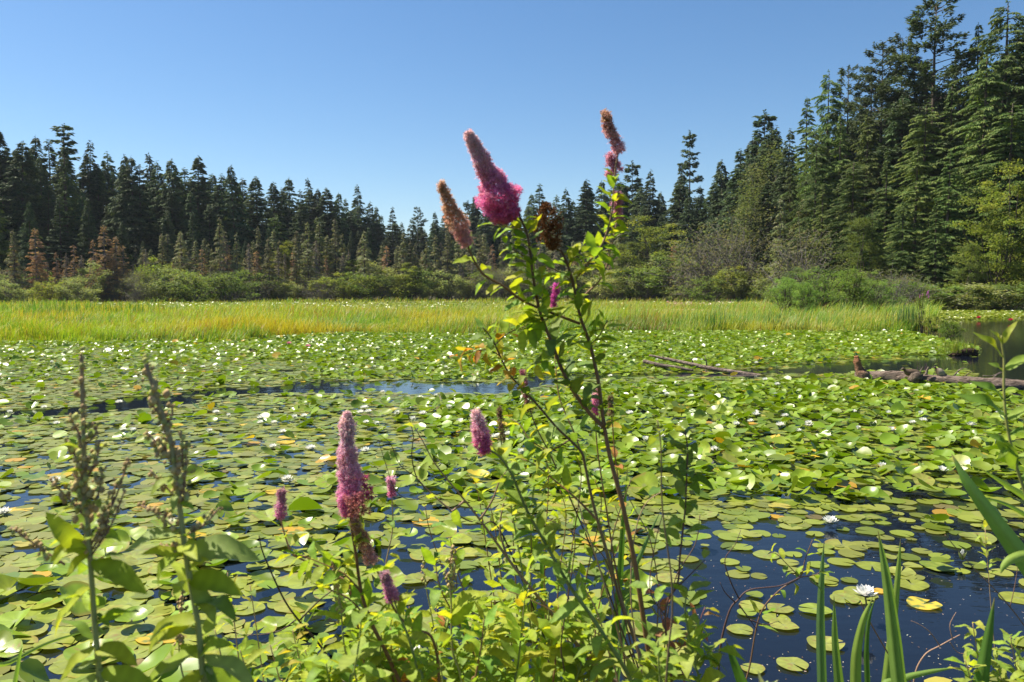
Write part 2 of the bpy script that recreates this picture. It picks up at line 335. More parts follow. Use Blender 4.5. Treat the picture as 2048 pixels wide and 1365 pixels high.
# ------------------------------------------------------------------ trees
SPR_V = np.array([(0, 0, 0), (.45, .5, -.06), (1, 0, -.16), (.45, -.5, -.06), (.5, 0, .1)], float)
SPR_T = np.array([(0, 4, 1), (4, 2, 1), (0, 3, 4), (4, 3, 2)])
SPR1_T = np.array([(0, 2, 1), (0, 3, 2)])
def conifer(seed, H=30., Rr=4.5, base=.12, nb=170, ns=26, droop=.35, rise=.15, sl=.95, sw=.4, prof=1.0, cols=((.022, .040, .020), (.030, .050, .024)),
            tip=None, gap=0.0, jit=.35, trunk_r=.32, limbs=14, up=0.0, side=.42, lead=True, spread=1.0, bark=(.5, .5, .5), tuft=0, hang=.5, lean=0):
    global rng
    rng = np.random.default_rng(seed)
    cr = MB(); tk = MB()
    tz = np.linspace(-.5, H * .985, 12)
    wob = np.stack([snoise(tz, tz * 0, .18, seed) * .12 + lean * (tz / H) ** 2 * H, snoise(tz, tz * 0 + 9, .18, seed + 1) * .12, tz], -1)
    tube(tk, wob, trunk_r * (1 - np.clip(tz / H, 0, 1)) ** .9 + .025, 7, (.5, .5, .5))
    u = np.sort(U(0, 1, nb) ** .9); bz = H * (base + (1 - base) * u) * .99
    if gap > 0:
        ok = snoise(bz, bz * 0, 6.0 / H * 3, seed + 5) + U(-.6, .6, nb) > (-1 + 2 * gap) * .6; ok |= u > .72; bz, u = bz[ok], u[ok]
    nb = len(bz)
    tx = np.interp(bz, tz, wob[:, 0]); ty = np.interp(bz, tz, wob[:, 1])
    shape = (1 - u) ** prof if not callable(prof) else prof(u)
    r = np.maximum(Rr * shape * U(1 - jit, 1 + jit * .6, nb), .25)
    az = U(0, 6.283, nb); ri = rise + up * u + U(-.12, .12, nb); dr = droop * U(.7, 1.3, nb)
    for i in rng.choice(nb, min(limbs, nb), replace=False):
        s = np.linspace(0, .75, 4); dx, dy = math.cos(az[i]), math.sin(az[i])
        tube(tk, np.stack([tx[i] + dx * r[i] * s, ty[i] + dy * r[i] * s, bz[i] + r[i] * (ri[i] * s - dr[i] * s * s)], -1), [.07, .02], 4, (.5, .5, .5), cap=False)
    # sprays
    wt = r / r.sum(); cnt = rng.poisson(np.maximum(ns * nb * wt, 3)); bi = np.repeat(np.arange(nb), cnt); n = len(bi)
    if tuft:      # pine-like: foliage gathered in tufts near branch ends
        s = np.clip(.45 + .55 * (np.floor(U(0, tuft, n)) + .5 + rng.normal(0, .22, n)) / tuft, .2, 1.05)
    else: s = U(.04, 1, n) ** .62
    lat = U(-1, 1, n); lat = lat * side * r[bi] * (1.05 - .75 * s)
    ca, sa = np.cos(az[bi]), np.sin(az[bi])
    hx = r[bi] * s
    zz = bz[bi] + r[bi] * (ri[bi] * s - dr[bi] * s * s) - np.abs(lat) * hang * .5 + rng.normal(0, .10 * (1 + 2 * (tuft > 0)), n) * sl
    T = np.stack([tx[bi] + ca * hx - sa * lat, ty[bi] + sa * hx + ca * lat, zz], -1)
    a2 = az[bi] + np.sign(lat) * U(.2, 1.1, n) * spread
    slope = ri[bi] - 2 * dr[bi] * s - hang * U(0, 1, n)
    if tuft: a2 = az[bi] + U(-1.6, 1.6, n); slope = U(-.3, .8, n)
    d = np.stack([np.cos(a2), np.sin(a2), slope], -1)
    up_ = np.stack([rng.normal(0, .35, n), rng.normal(0, .35, n), np.ones(n)], -1)
    L_ = sl * U(.55, 1.2, n); Wd = sw * U(.6, 1.3, n)
    col = vary(pick(cols, n), n, .22, .08)
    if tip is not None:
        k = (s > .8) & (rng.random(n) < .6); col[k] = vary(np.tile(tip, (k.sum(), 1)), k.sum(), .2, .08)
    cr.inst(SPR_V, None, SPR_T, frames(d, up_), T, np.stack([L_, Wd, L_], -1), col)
    if lead:
        n = 26; z = H * U(.93, 1.0, n); a = U(0, 6.28, n); f = (1.015 - z / H)
        d = np.stack([np.cos(a), np.sin(a), U(.4, 1.4, n)], -1)
        T = np.stack([np.interp(z, tz, wob[:, 0]), np.interp(z, tz, wob[:, 1]), z], -1)
        cr.inst(SPR_V, None, SPR_T, frames(d, np.tile([0, 0, 1.0], (n, 1))), T, np.stack([np.full(n, sl * .6), np.full(n, sw * .6), np.full(n, sl)], -1), vary(pick(cols, n), n))
    return tk, cr
def conifer_meshes(name, H, mat=None, bark=None, **k):
    tk, cr = conifer(H=H, **k)
    return [('trunk', tk.mesh('trunk', bark or M_BARK)), ('crown', cr.mesh('crown', mat or M_CON, smooth=False))]

LEAF_V = np.array([(0, 0, 0), (.5, .5, .06), (1, 0, -.05), (.5, -.5, .06)], float); LEAF_T = np.array([(0, 2, 1), (0, 3, 2)])
def broadleaf(seed, H=8., Wd=6., n=9000, ls=.22, lw=.5, cols=((.07, .11, .02),), clumps=70, stems=7, low=.12, csz=.16, stem_r=.05, shell=.55, bare=0, multi=True, layered=0, top=1.0):
    global rng
    rng = np.random.default_rng(seed)
    tk = MB(); cr = MB()
    q = nrm(rng.normal(size=(clumps, 3))); rad = U(shell, 1, clumps)[:, None] ** .7
    c = q * rad; c = c[c[:, 2] > -.9]; lump = 1 + .38 * snoise(c[:, 0] * 3, c[:, 1] * 3 + c[:, 2] * 2, 1.5, seed)
    c = c * lump[:, None]
    cc = np.stack([c[:, 0] * Wd / 2, c[:, 1] * Wd / 2, H * (low + (1 - low) * (c[:, 2] * .5 + .5) * top)], -1)
    m = len(cc)
    base = [np.array([U(-.5, .5) * Wd * .18, U(-.5, .5) * Wd * .18, -.4]) for _ in range(stems)] if multi else [np.array([0, 0, -.4])]
    for i in range(max(stems, bare) if not multi else m if bare else stems * 3):
        t = cc[rng.integers(m)] if not bare else cc[i % m]; b = base[rng.integers(len(base))]
        mid = b * .5 + t * .5; mid[:2] = b[:2] * .75 + t[:2] * .25; mid += rng.normal(0, .05 * Wd, 3)
        tube(tk, smooth_path([b, mid, t], 4), [stem_r, stem_r * .7, .012 + stem_r * .15], 5, (.5, .5, .5), cap=False)
        for _ in range(bare // 12):
            s0 = b + (t - b) * U(.4, 1); e = s0 + rng.normal(0, 1, 3) * np.array([.14, .14, .10]) * Wd + np.array([0, 0, .06 * H])
            tube(tk, [s0, s0 * .5 + e * .5 + rng.normal(0, .02 * Wd, 3), e], [.02, .008], 3, (.5, .5, .5), cap=False)
    ci = rng.integers(0, m, n)
    off = rng.normal(0, 1, (n, 3)) * np.array([csz * Wd, csz * Wd, csz * H * (.55 if not layered else .22)]) * .62 * U(.5, 1.2, m)[ci][:, None]
    T = cc[ci] + off; T[:, 2] = np.maximum(T[:, 2], .05)
    a = U(0, 6.28, n); d = np.stack([np.cos(a), np.sin(a), U(-.7, .4, n)], -1)
    up_ = np.stack([rng.normal(0, .5, n), rng.normal(0, .5, n), np.ones(n)], -1)
    L_ = ls * U(.6, 1.3, n)
    cl = pick(cols, m)[ci]
    cr.inst(LEAF_V, None, LEAF_T, frames(d, up_), T, np.stack([L_, L_ * lw, L_], -1), vary(cl, n, .22, .1))
    return tk, cr
def broad_meshes(bark=None, part='crown', **k):
    tk, cr = broadleaf(**k)
    return [('trunk', tk.mesh('trunk', bark or M_GREYBARK)), (part, cr.mesh(part, M_LEAFFAR, smooth=False))]

DARK = ((.048, .086, .033), (.062, .102, .038), (.074, .112, .041))
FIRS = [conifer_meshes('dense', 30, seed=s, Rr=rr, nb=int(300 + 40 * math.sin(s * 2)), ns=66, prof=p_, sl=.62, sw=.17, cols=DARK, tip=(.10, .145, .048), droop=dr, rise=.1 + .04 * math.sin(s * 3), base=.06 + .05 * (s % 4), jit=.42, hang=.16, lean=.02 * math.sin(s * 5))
        for s, rr, p_, dr in ((1, 5.9, .85, .22), (2, 5.0, .7, .3), (3, 6.6, .95, .3), (4, 5.2, .65, .15), (5, 6.2, 1.0, .1), (6, 5.6, .8, .4), (7, 4.6, .6, .2), (8, 6.8, .9, .2))]
OPEN = [conifer_meshes('open', 30, seed=s, Rr=rr, nb=95, ns=30, prof=lambda u: .25 + .95 * (1 - u) ** .8 * (.45 + .55 * np.minimum(1, u * 2.2)), cols=DARK, tip=(.07, .1, .042), droop=.1, rise=.12, up=.25, base=.3, gap=.35, sl=.85, sw=.42, jit=.5, trunk_r=.36, limbs=40)
        for s, rr in ((11, 4.0), (12, 3.4))]
PINE = [conifer_meshes('pine', 38, seed=s, Rr=6.4, nb=105, ns=95, prof=lambda u: (.55 + .7 * np.sin(3.0 * np.clip(u, 0, 1) ** .8)) * (1.02 - u * .62), cols=((.060, .088, .038), (.080, .106, .042)), droop=.1, rise=.15, up=.35, base=.34, jit=.55, sl=.6, sw=.2, tuft=3, trunk_r=.42, limbs=60, lead=True, side=.3, gap=.12)
        for s in (21, 22)]
LITG = ((.078, .132, .027), (.099, .158, .032), (.117, .172, .036))
HEM = [conifer_meshes('hemlock', 36, seed=s, Rr=rr, nb=260, ns=130, prof=p_, cols=LITG, tip=(.18, .225, .05), droop=.42, rise=.25, base=.03, jit=.5, sl=.46, sw=.14, hang=.5, spread=.8, trunk_r=.45, limbs=40, side=.3)
       for s, rr, p_ in ((31, 6.6, .6), (32, 5.8, .75), (33, 7.4, .5), (34, 6.2, .9))]
OLIVE = ((.20, .24, .09), (.245, .255, .105), (.23, .205, .125))
BOG = [conifer_meshes('bog', 16, seed=s, Rr=rr, nb=105, ns=36, prof=.7, cols=OLIVE, droop=.3, rise=.05, base=.12, jit=.6, sl=.42, sw=.12, trunk_r=.13, limbs=70, hang=.7, bark=None) for s, rr in ((41, 2.2), (42, 1.7), (43, 2.6), (44, 2.0))]
DEAD = [conifer_meshes('dead', 12, seed=s, Rr=rr, nb=110, ns=nsp, prof=.75, cols=((.36, .23, .14), (.42, .27, .165), (.29, .20, .14)), droop=.15, rise=.15, base=.08, jit=.4, sl=.45, sw=.12, trunk_r=.11, limbs=100, hang=.3, mat=M_LEAFFAR, bark=M_GREYBARK) for s, rr, nsp in ((51, 2.4, 30), (52, 2.0, 22), (53, 1.7, 9))]
GREYD = [conifer_meshes('bare', 12, seed=s, Rr=1.5, nb=110, ns=7, prof=.6, cols=((.24, .205, .17), (.28, .24, .20)), droop=.3, rise=.05, base=.06, jit=.5, sl=.4, sw=.07, trunk_r=.10, limbs=110, hang=.4, mat=M_LEAFFAR, bark=M_GREYBARK) for s in (61, 62)]
GRN = ((.145, .215, .058), (.175, .24, .066), (.135, .18, .066)); YGR = ((.21, .25, .05), (.26, .28, .06), (.18, .21, .05))
SHRUB = [broad_meshes(seed=s, H=5, Wd=6, n=4200, ls=.28, cols=c_, clumps=38, stems=7, csz=.12, shell=.4) for s, c_ in ((71, GRN), (72, YGR), (73, ((.23, .26, .11), (.26, .285, .135))), (74, GRN))]
MAPLE = [broad_meshes(seed=s, H=14, Wd=10, n=12000, ls=.34, cols=c_, clumps=74, stems=14, multi=False, stem_r=.14, layered=1, low=.03, bark=M_BARK, csz=.12, shell=.35) for s, c_ in ((81, YGR), (82, ((.11, .145, .04), (.13, .165, .046))))]
SCRUB = [broad_meshes(seed=s, H=6, Wd=8, n=2600, ls=.2, cols=((.19, .18, .12), (.17, .19, .09)), clumps=70, stems=9, bare=70, stem_r=.04) for s in (91, 92)]
POPLAR = [broad_meshes(seed=95, H=20, Wd=9, n=13000, ls=.34, cols=((.13, .15, .075), (.17, .185, .10), (.10, .13, .052)), clumps=90, stems=8, multi=False, stem_r=.16, low=.05)]

# ---- landmarks on the skyline used to tell the trees apart
LM = [(0, 'the left photo edge'), (139, 'the tall open fir'), (213, 'the rust-brown dead trees'), (391, 'the round green bushes'), (568, 'the small yellow maple'),
      (837, 'the round-topped pine'), (905, 'the orange-brown flower spike'), (990, 'the big magenta flower spike'), (1104, 'the dried brown flower head'), (1225, 'the tallest flower spike'), (1375, 'the lone thin tall fir'), (1460, 'the dead bare spire'), (1646, 'the ragged-topped hemlock'), (1853, 'the giant ragged pine'), (1992, 'the tallest lit hemlock')]
used = {}
ORD = ['nearest', 'second', 'third', 'fourth', 'fifth', 'sixth', 'seventh', 'eighth', 'ninth', 'tenth']
def by_landmark(x, look, noun):
    i = min(range(len(LM)), key=lambda k: abs(LM[k][0] - x + (0.0)))
    side = 'left' if x < LM[i][0] else 'right'
    k = (i, side, noun); used[k] = used.get(k, 0) + 1
    return i, side, used[k]
def tree(px, ytop, depth, kind, name, label, cat, group=None, wid=1.0, H0=30.0, ground=None, lean=0.0):
    x = (px - CX) / F * depth; z0 = float(gz(x, depth)) if ground is None else ground
    top = P(px, ytop, depth)[2]; h = max(top - z0, 1.0); s = h / H0
    return put(name, kind, (x, depth, z0 - .05), label, cat, group, rz=random.uniform(0, 6.28), sc=(s * wid, s * wid, s))

# skyline trees: (x, top, kind, width)
D_, O_, PI_, H_ = 'D', 'O', 'P', 'H'
SKY = [(-40, 262, D_), (12, 253, D_), (53, 282, D_), (83, 271, D_), (139, 248, O_), (187, 282, D_), (229, 304, D_), (252, 308, D_), (271, 312, D_), (287, 329, D_), (311, 307, D_), (327, 322, D_),
       (358, 317, D_), (377, 336, D_), (399, 311, D_), (431, 347, D_), (447, 348, D_), (472, 329, D_), (488, 357, D_), (518, 353, D_), (551, 364, D_), (583, 355, D_), (604, 380, D_), (623, 357, D_),
       (641, 378, D_), (659, 376, D_), (680, 385, D_), (694, 398, D_), (719, 370, D_), (740, 403, D_), (755, 413, D_), (765, 431, D_), (787, 414, D_), (806, 445, D_), (824, 448, D_), (837, 416, PI_),
       (873, 424, D_), (889, 427, D_), (904, 430, D_), (936, 402, O_), (954, 392, D_), (972, 410, D_), (1000, 400, D_), (1030, 405, D_), (1062, 387, D_), (1079, 368, D_), (1111, 390, D_), (1134, 376, D_), (1170, 359, D_), (1200, 361, D_),
       (1230, 345, D_), (1262, 323, O_), (1295, 339, D_), (1324, 383, D_), (1353, 346, D_), (1375, 262, O_), (1400, 372, D_), (1423, 359, D_), (1445, 318, D_), (1481, 297, D_), (1498, 277, D_), (1522, 222, O_)]
for i, (px, yt, k) in enumerate(SKY):
    base_d = interp(px, [(-100, 185), (0, 185), (500, 225), (850, 300), (1000, 290), (1300, 245), (1500, 185), (1600, 165)])
    d = base_d * random.uniform(.97, 1.1)
    if k == D_: kind, H0, w_ = FIRS[(i * 3 + i // 8) % 8], 30, random.uniform(1.05, 1.4)
    elif k == O_: kind, H0, w_ = OPEN[i % 2], 30, 1.0 if px != 1375 else .75
    else: kind, H0, w_ = PINE[0], 38, .9
    special = {139: 'tall open fir with gaps between its boughs, highest on the left skyline', 837: 'broad round-topped pine standing in the low dip of the treeline', 1375: 'lone thin tall fir with sparse boughs standing clear against the sky',
               1522: 'tall dark open-crowned fir where the right forest begins to climb', 12: 'tall dark fir at the far left of the forest skyline', 936: 'open-topped fir between the orange-brown and the magenta flower spikes', 1262: 'fir with a brushy open top just right of the tallest flower spike'}
    if px in special: lb = special[px]
    else:
        j, side, n_ = by_landmark(px, '', 'sky'); nth = sum(1 for q in SKY if abs(q[0] - LM[j][0]) < abs(px - LM[j][0]) and (q[0] < LM[j][0]) == (px < LM[j][0]) and q[0] not in special)
        lb = f"pointed skyline conifer, {ORD[min(nth, 9)]} on the {side} of {LM[j][1]}"
    tree(px, yt, d, kind, 'pine_tree' if k == PI_ else 'fir_tree', lb, 'conifer tree', 'conifers along the far skyline', wid=w_, H0=H0)

# forest body below the skyline
sky_x = [q[0] for q in SKY]; sky_y = [q[1] for q in SKY]
def line(px): return np.interp(px, sky_x, sky_y)
fill = 0
for row, (dd, lo, hi, step, cnt) in enumerate(((1.08, 4, 30, 36, 0), (1.05, 18, 55, 34, 0), (.985, 45, 110, 40, 0), (.93, 100, 170, 52, 0))):
    px = -90 + row * 11
    while px < 1560:
        yt = float(line(px)) + 12 + random.uniform(lo, hi) * interp(px, [(0, 1), (800, .6), (1000, .6), (1500, .9)])
        yt = min(yt, 505)
        base_d = interp(px, [(-100, 185), (0, 185), (500, 225), (850, 300), (1000, 290), (1300, 245), (1500, 185), (1600, 165)]) * dd * random.uniform(.98, 1.02)
        ki = random.randrange(5); 
        kind, H0 = (FIRS[random.randrange(8)], 30) if random.random() < .85 or row == 0 else (HEM[ki % 4], 36)
        zone = 'left' if px < 560 else 'middle' if px < 1050 else 'right'
        tree(px, yt, base_d, kind, 'fir_tree', {'left': 'dark conifer packed in the forest wall above the rust-brown dead trees', 'middle': 'dark conifer packed in the distant forest under the treeline dip', 'right': 'dark conifer packed in the forest behind the tall flower spikes'}[zone],
             'conifer tree', f'conifers packed in the {zone} part of the far forest', wid=random.uniform(.9, 1.35), H0=H0)
        px += step * random.uniform(.7, 1.3)

for i in range(26):
    px = 600 + i * 17 + random.uniform(-6, 6); d = interp(px, [(600, 238), (850, 300), (1040, 285)]) * 1.08
    tree(px, float(line(px)) + random.uniform(14, 46), d, FIRS[i % 8], 'fir_tree', 'dark conifer packed in the distant forest under the treeline dip', 'conifer tree', 'conifers packed in the middle part of the far forest', wid=random.uniform(1.3, 1.8), H0=30)
# right forest: (x, top, kind, width, depth, label)
RF = [(1567, 258, 'D', .9, 165, 'dark narrow fir left of the ragged-topped hemlock'), (1605, 190, 'H', .9, 160, 'leaning-topped hemlock on the rising right skyline'), (1646, 136, 'H', .72, 150, 'ragged-topped hemlock with drooping tip standing out of the right forest'),
      (1685, 136, 'P', .75, 150, 'dark narrow pine just right of the ragged-topped hemlock'), (1730, 150, 'D', 1.0, 150, 'dark fir in the notch left of the paired pines'), (1751, 92, 'P', .9, 140, 'open ragged pine with airy boughs left of the giant pine'), (1790, 74, 'P', .8, 138, 'pine close against the left side of the giant pine'),
      (1853, 0, 'P', 1.15, 132, 'giant ragged pine reaching the top edge of the photo'), (1905, 110, 'P', .8, 135, 'dark pine top in the notch right of the giant pine'), (1938, 40, 'H', .75, 128, 'narrow hemlock left of the tallest lit hemlock'), (1992, -4, 'H', 1.1, 120, 'tallest lit hemlock, its tip cut by the top of the photo'),
      (2041, 23, 'H', 1.0, 116, 'lit hemlock with stepped boughs against the right edge'), (2105, -20, 'H', 1.1, 116, 'hemlock whose boughs reach in from beyond the right edge'),
      (1575, 320, 'H', .8, 150, 'pale green hemlock low at the left end of the right forest'), (1625, 270, 'H', .85, 142, 'green hemlock below the leaning-topped hemlock'), (1672, 225, 'H', .9, 140, 'hemlock with drooping sprays below the ragged-topped hemlock'), (1725, 225, 'H', .95, 135, 'hemlock in shade below the open ragged pine'),
      (1790, 190, 'D', 1.2, 134, 'grey-green fir below the paired pines'), (1840, 205, 'H', 1.0, 126, 'lit green hemlock below the giant pine'), (1890, 165, 'H', 1.05, 124, 'broad lit hemlock between the giant pine and the tallest hemlock'), (1955, 110, 'H', 1.1, 116, 'bright stepped hemlock below the tallest lit hemlock'),
      (1640, 365, 'H', 1.0, 132, 'low green hemlock above the pale grey shrubs of the right shore'), (1700, 320, 'H', 1.05, 128, 'dense green hemlock above the big bright bush'), (1765, 300, 'H', 1.1, 122, 'dense green hemlock behind the bright bush'), (1825, 295, 'H', 1.1, 116, 'dark-skirted hemlock above the end of the marsh'),
      (1890, 300, 'H', 1.05, 112, 'green hemlock left of the yellow-green maple'), (2010, 200, 'H', 1.15, 110, 'dark-based hemlock behind the yellow-green maple'), (2090, 180, 'H', 1.2, 108, 'shaded hemlock behind the maple at the right edge'), (1800, 400, 'H', 1.1, 109, 'low spreading hemlock at the edge of the right shore'), (1866, 400, 'H', 1.1, 106, 'low hemlock over the dark shore left of the maple'), (1740, 420, 'H', 1.1, 114, 'low green hemlock just behind the bright bush')]
for i, (px, yt, k, w_, d, lb) in enumerate(RF):
    kind, H0, nm = {'D': (FIRS[i % 8], 30, 'fir_tree'), 'P': (PINE[i % 2], 38, 'pine_tree'), 'H': (HEM[i % 4], 36, 'hemlock_tree')}[k]
    tree(px, yt, d, kind, nm, lb, 'conifer tree', 'conifers of the right forest', wid=w_ * (1.15 if k == 'H' else 1.05), H0=H0)
for i in range(30):
    px = 1560 + i * 21 + random.uniform(-8, 8); d = interp(px, [(1560, 175), (1800, 150), (2048, 138), (2300, 125)]) * random.uniform(.98, 1.1)
    yt = interp(px, [(1560, 300), (1650, 190), (1750, 170), (1850, 110), (1920, 170), (1990, 60), (2100, 20), (2300, -50)]) + random.uniform(20, 70)
    tree(px, yt, d, FIRS[i % 8], 'fir_tree', 'dark conifer half hidden behind the lit trees of the right forest', 'conifer tree', 'conifers behind the right forest', wid=1.4, H0=30)

# bog conifers and dead trees along the shore
SH = [(33, 460, 'B', 'drooping olive conifer at the far left shore'), (39, 512, 'B', 'short olive conifer at the left shore behind the tall grass'), (76, 458, 'X0', 'thin rust-brown dead conifer with a leaning trunk, first from the left'), (116, 505, 'X1', 'short brown dead conifer right of the leaning dead trunk'), (151, 491, 'X2', 'thin grey-brown dead conifer in front of the dark firs'),
      (190, 480, 'X1', 'narrow brown dead conifer left of the broadest rust-brown tree'), (213, 452, 'X0', 'broadest rust-brown dead conifer on the left shore'), (236, 474, 'X0', 'rust-brown dead conifer right of the broadest one'), (250, 492, 'X1', 'brown dead conifer at the right of the rust-brown group'), (296, 498, 'G', 'grey bare thin dead tree right of the rust-brown group'),
      (366, 466, 'B', 'sparse olive-brown conifer left of the round green bushes'), (394, 480, 'B', 'light green slim conifer above the round green bushes'), (443, 435, 'B', 'tall olive-brown conifer right of the round green bushes'), (475, 466, 'B', 'olive conifer with thin boughs, next right of the tall olive-brown one'), (500, 487, 'G', 'grey bare spruce right of the olive conifers'),
      (520, 453, 'B', 'tall olive conifer left of the small yellow maple'), (540, 476, 'B', 'dull olive conifer touching the small yellow maple'), (595, 478, 'B', 'slim olive conifer right of the small yellow maple'), (618, 445, 'B', 'tall sparse olive conifer with visible trunk near the middle shore'), (640, 445, 'B', 'olive conifer paired with the tall sparse one'), (673, 437, 'B', 'tall green-brown conifer right of the olive pair'),
      (700, 500, 'G', 'bare grey tree among the middle shore bushes'), (730, 462, 'B', 'olive conifer with a pointed top standing against dark firs'), (765, 490, 'B', 'brownish conifer above the pale middle bushes'), (793, 498, 'B', 'soft brown-green conifer below the treeline dip'), (807, 465, 'B', 'olive conifer below the broad round-topped pine'), (854, 484, 'B', 'conifer with a bare grey trunk right of the round-topped pine'), (832, 487, 'B', 'olive conifer just left of the bare grey trunk'),
      (896, 459, 'B', 'green-brown conifer behind the orange-brown flower spike'), (923, 520, 'G', 'bare grey dead tree below the orange-brown flower spike'), (960, 470, 'B', 'olive conifer behind the big magenta spike stem'), (985, 490, 'X2', 'brown twiggy tree behind the leaves of the magenta spike'), (1030, 480, 'B', 'olive conifer behind the leafy stems'), (1080, 500, 'G', 'grey bare tree behind the leafy stems'), (1120, 470, 'B', 'olive conifer behind the dried brown flower head'), (1190, 490, 'B', 'olive conifer behind the right leafy stem'),
      (1240, 450, 'B', 'olive conifer right of the tallest flower stem'), (1556, 395, 'B2', 'drooping olive tree with a brown base at the right shore'), (1600, 400, 'B2', 'narrow olive conifer beside the drooping brown-based tree')]
for i, (px, yt, k, lb) in enumerate(SH):
    d = interp(px, [(0, 158), (500, 188), (900, 214), (1250, 205), (1560, 142)]) * random.uniform(.97, 1.03)
    if k[0] == 'B': kind, H0, w_ = BOG[i % 4], 16, random.uniform(.9, 1.4)
    elif k[0] == 'X': kind, H0, w_ = DEAD[int(k[1])], 12, random.uniform(.9, 1.15)
    else: kind, H0, w_ = GREYD[i % 2], 12, 1.0
    tree(px, yt, d, kind, 'bog_conifer' if k[0] == 'B' else 'dead_tree', lb, 'conifer tree' if k[0] == 'B' else 'dead tree', 'thin trees along the marsh shore', wid=w_, H0=H0)
for i in range(84):
    px = 270 + i * 12.4 + random.uniform(-9, 9); d = interp(px, [(0, 164), (500, 194), (900, 220), (1250, 210), (1560, 145)]) * random.uniform(.98, 1.03)
    tree(px, random.uniform(455, 530), d, BOG[i % 4] if i % 5 else GREYD[i % 2], 'bog_conifer', 'thin olive bog conifer crowded among others along the far shore', 'conifer tree', 'thin bog trees crowded along the far shore', wid=1.3, H0=16 if i % 5 else 12)

# bushes and broadleaf trees: (x, top, depth, kind, width factor, label)
BU = [(319, 517, 165, SHRUB[1], .7, 'bright yellow-green little maple right of the grey bare dead tree'), (391, 535, 160, SHRUB[0], 1.25, 'round full green bush on the left shore'), (454, 542, 163, SHRUB[3], 1.1, 'second round green bush, right of the fuller one'), (345, 540, 160, SHRUB[2], 1.1, 'olive bush left of the round green bushes'), (96, 556, 152, SHRUB[1], .9, 'yellow-green bush behind the leaning dead trunk'),
      (20, 562, 150, SHRUB[2], 1.15, 'low olive bush at the left edge of the shore'), (150, 560, 152, SHRUB[2], 1.15, 'low grey-green bush below the thin grey-brown dead tree'), (275, 545, 158, SCRUB[0], .8, 'twiggy grey-green bush right of the rust-brown trees'), (568, 483, 200, MAPLE[0], .7, 'small yellow maple among dark conifers of the left shore'), (730, 540, 195, SHRUB[0], 1.2, 'pale green rounded bush at the middle shore'),
      (773, 542, 196, SHRUB[1], 1.2, 'yellow-green bush right of the pale rounded bush'), (820, 526, 200, MAPLE[0], .9, 'broad yellow-green maple below the round-topped pine'), (670, 548, 190, SHRUB[1], 1.2, 'bright yellow-green bush at the middle shore'), (706, 515, 200, MAPLE[1], .7, 'light green small tree behind the middle bushes'), (637, 551, 188, SCRUB[1], 1.3, 'bare-twigged grey bush left of the bright yellow-green bush'),
      (575, 562, 186, SHRUB[2], 1.15, 'low grey-green bush below the yellow maple'), (505, 560, 182, SCRUB[0], 1.5, 'low twiggy bush right of the round green bushes'), (900, 545, 208, SHRUB[2], 1.15, 'olive bush below the orange-brown spike'), (960, 550, 208, SCRUB[1], 1.5, 'grey twiggy bush behind the left leafy stem'), (1030, 545, 205, SHRUB[2], 1.15, 'olive bush behind the leafy main stems'),
      (1100, 535, 205, SHRUB[0], 1.15, 'green bush behind the main stems'), (1160, 530, 203, SHRUB[2], 1.15, 'olive bush behind the right leafy stem'), (1258, 478, 200, MAPLE[1], .9, 'mid-green maple right of the tallest flower stem'), (1317, 434, 198, MAPLE[0], 1.0, 'tall yellow-green maple in the middle of the right shore'), (1361, 511, 190, SHRUB[3], 1.3, 'light green bush below the tall yellow-green maple'), (1300, 525, 190, SHRUB[0], 1.15, 'dense green bush at the foot of the tall maple'),
      (1235, 535, 195, SHRUB[2], 1.4, 'grey-green bush at the foot of the mid-green maple'), (1456, 438, 172, SCRUB[0], 1.0, 'broad grey-olive twiggy thicket on the right shore'), (1410, 470, 178, SCRUB[1], 1.1, 'grey twiggy thicket left of the broad one'), (1500, 470, 165, SCRUB[1], .9, 'grey-brown twiggy thicket right of the broad one'), (1529, 318, 170, POPLAR[0], 1.0, 'pale-leaved poplar at the left end of the right forest'), (1480, 540, 160, SHRUB[2], 1.15, 'low olive bush below the grey thickets'), (1420, 548, 165, SHRUB[0], 1.15, 'low green bush below the grey thickets'),
      (1720, 425, 112, MAPLE[1], .6, 'small grey-green tree with thin branches before the right forest'), (1610, 455, 128, SCRUB[1], .8, 'grey leafless tall shrub left of the big bright bush'), (1992, 336, 99, MAPLE[0], .72, 'large layered yellow-green maple at the right edge'), (2075, 380, 97, MAPLE[0], .8, 'layered maple whose boughs enter from the right edge'), (1935, 480, 97, MAPLE[1], .6, 'lower green maple left of the large layered maple'), (2030, 560, 92, SHRUB[0], 1.8, 'low green shrub below the large maple'), (1900, 572, 94, SHRUB[2], 2.2, 'low blue-green shrub on the right shore'), (1965, 572, 92, SHRUB[2], 2.2, 'low dark shrub between the maple and the lilies'), (1840, 560, 96, SHRUB[3], 1.8, 'low shrub right of the big bright bush'), (1790, 540, 92, SCRUB[0], 1.2, 'bare-stemmed olive shrub at the right shore')]
for i, (px, yt, d, kind, w_, lb) in enumerate(BU):
    H0 = 5 if kind in SHRUB else 14 if kind in MAPLE else 6 if kind in SCRUB else 20
    big = H0 >= 14
    tree(px, yt, d, kind, 'maple_tree' if kind in MAPLE else 'poplar_tree' if big else 'bush', lb, 'tree' if big else 'bush', None, wid=w_, H0=H0)
rng = np.random.default_rng(77)
FRK = [SHRUB[0], SHRUB[2], SHRUB[3], SCRUB[0], SHRUB[2], SHRUB[1], SCRUB[1]]
for i in range(66):
    px = -60 + i * 28.6 + random.uniform(-12, 12)
    d = float(shore(px)) * random.uniform(.955, 1.015); k = FRK[random.randrange(7)]
    tree(px, random.choice((random.uniform(528, 566), random.uniform(562, 586))), d, k, 'bush', 'small olive-green bush in the uneven fringe along the far shore', 'bush', 'bushes fringing the far shore', wid=random.uniform(.7, 1.3), H0=5 if k in SHRUB else 6)
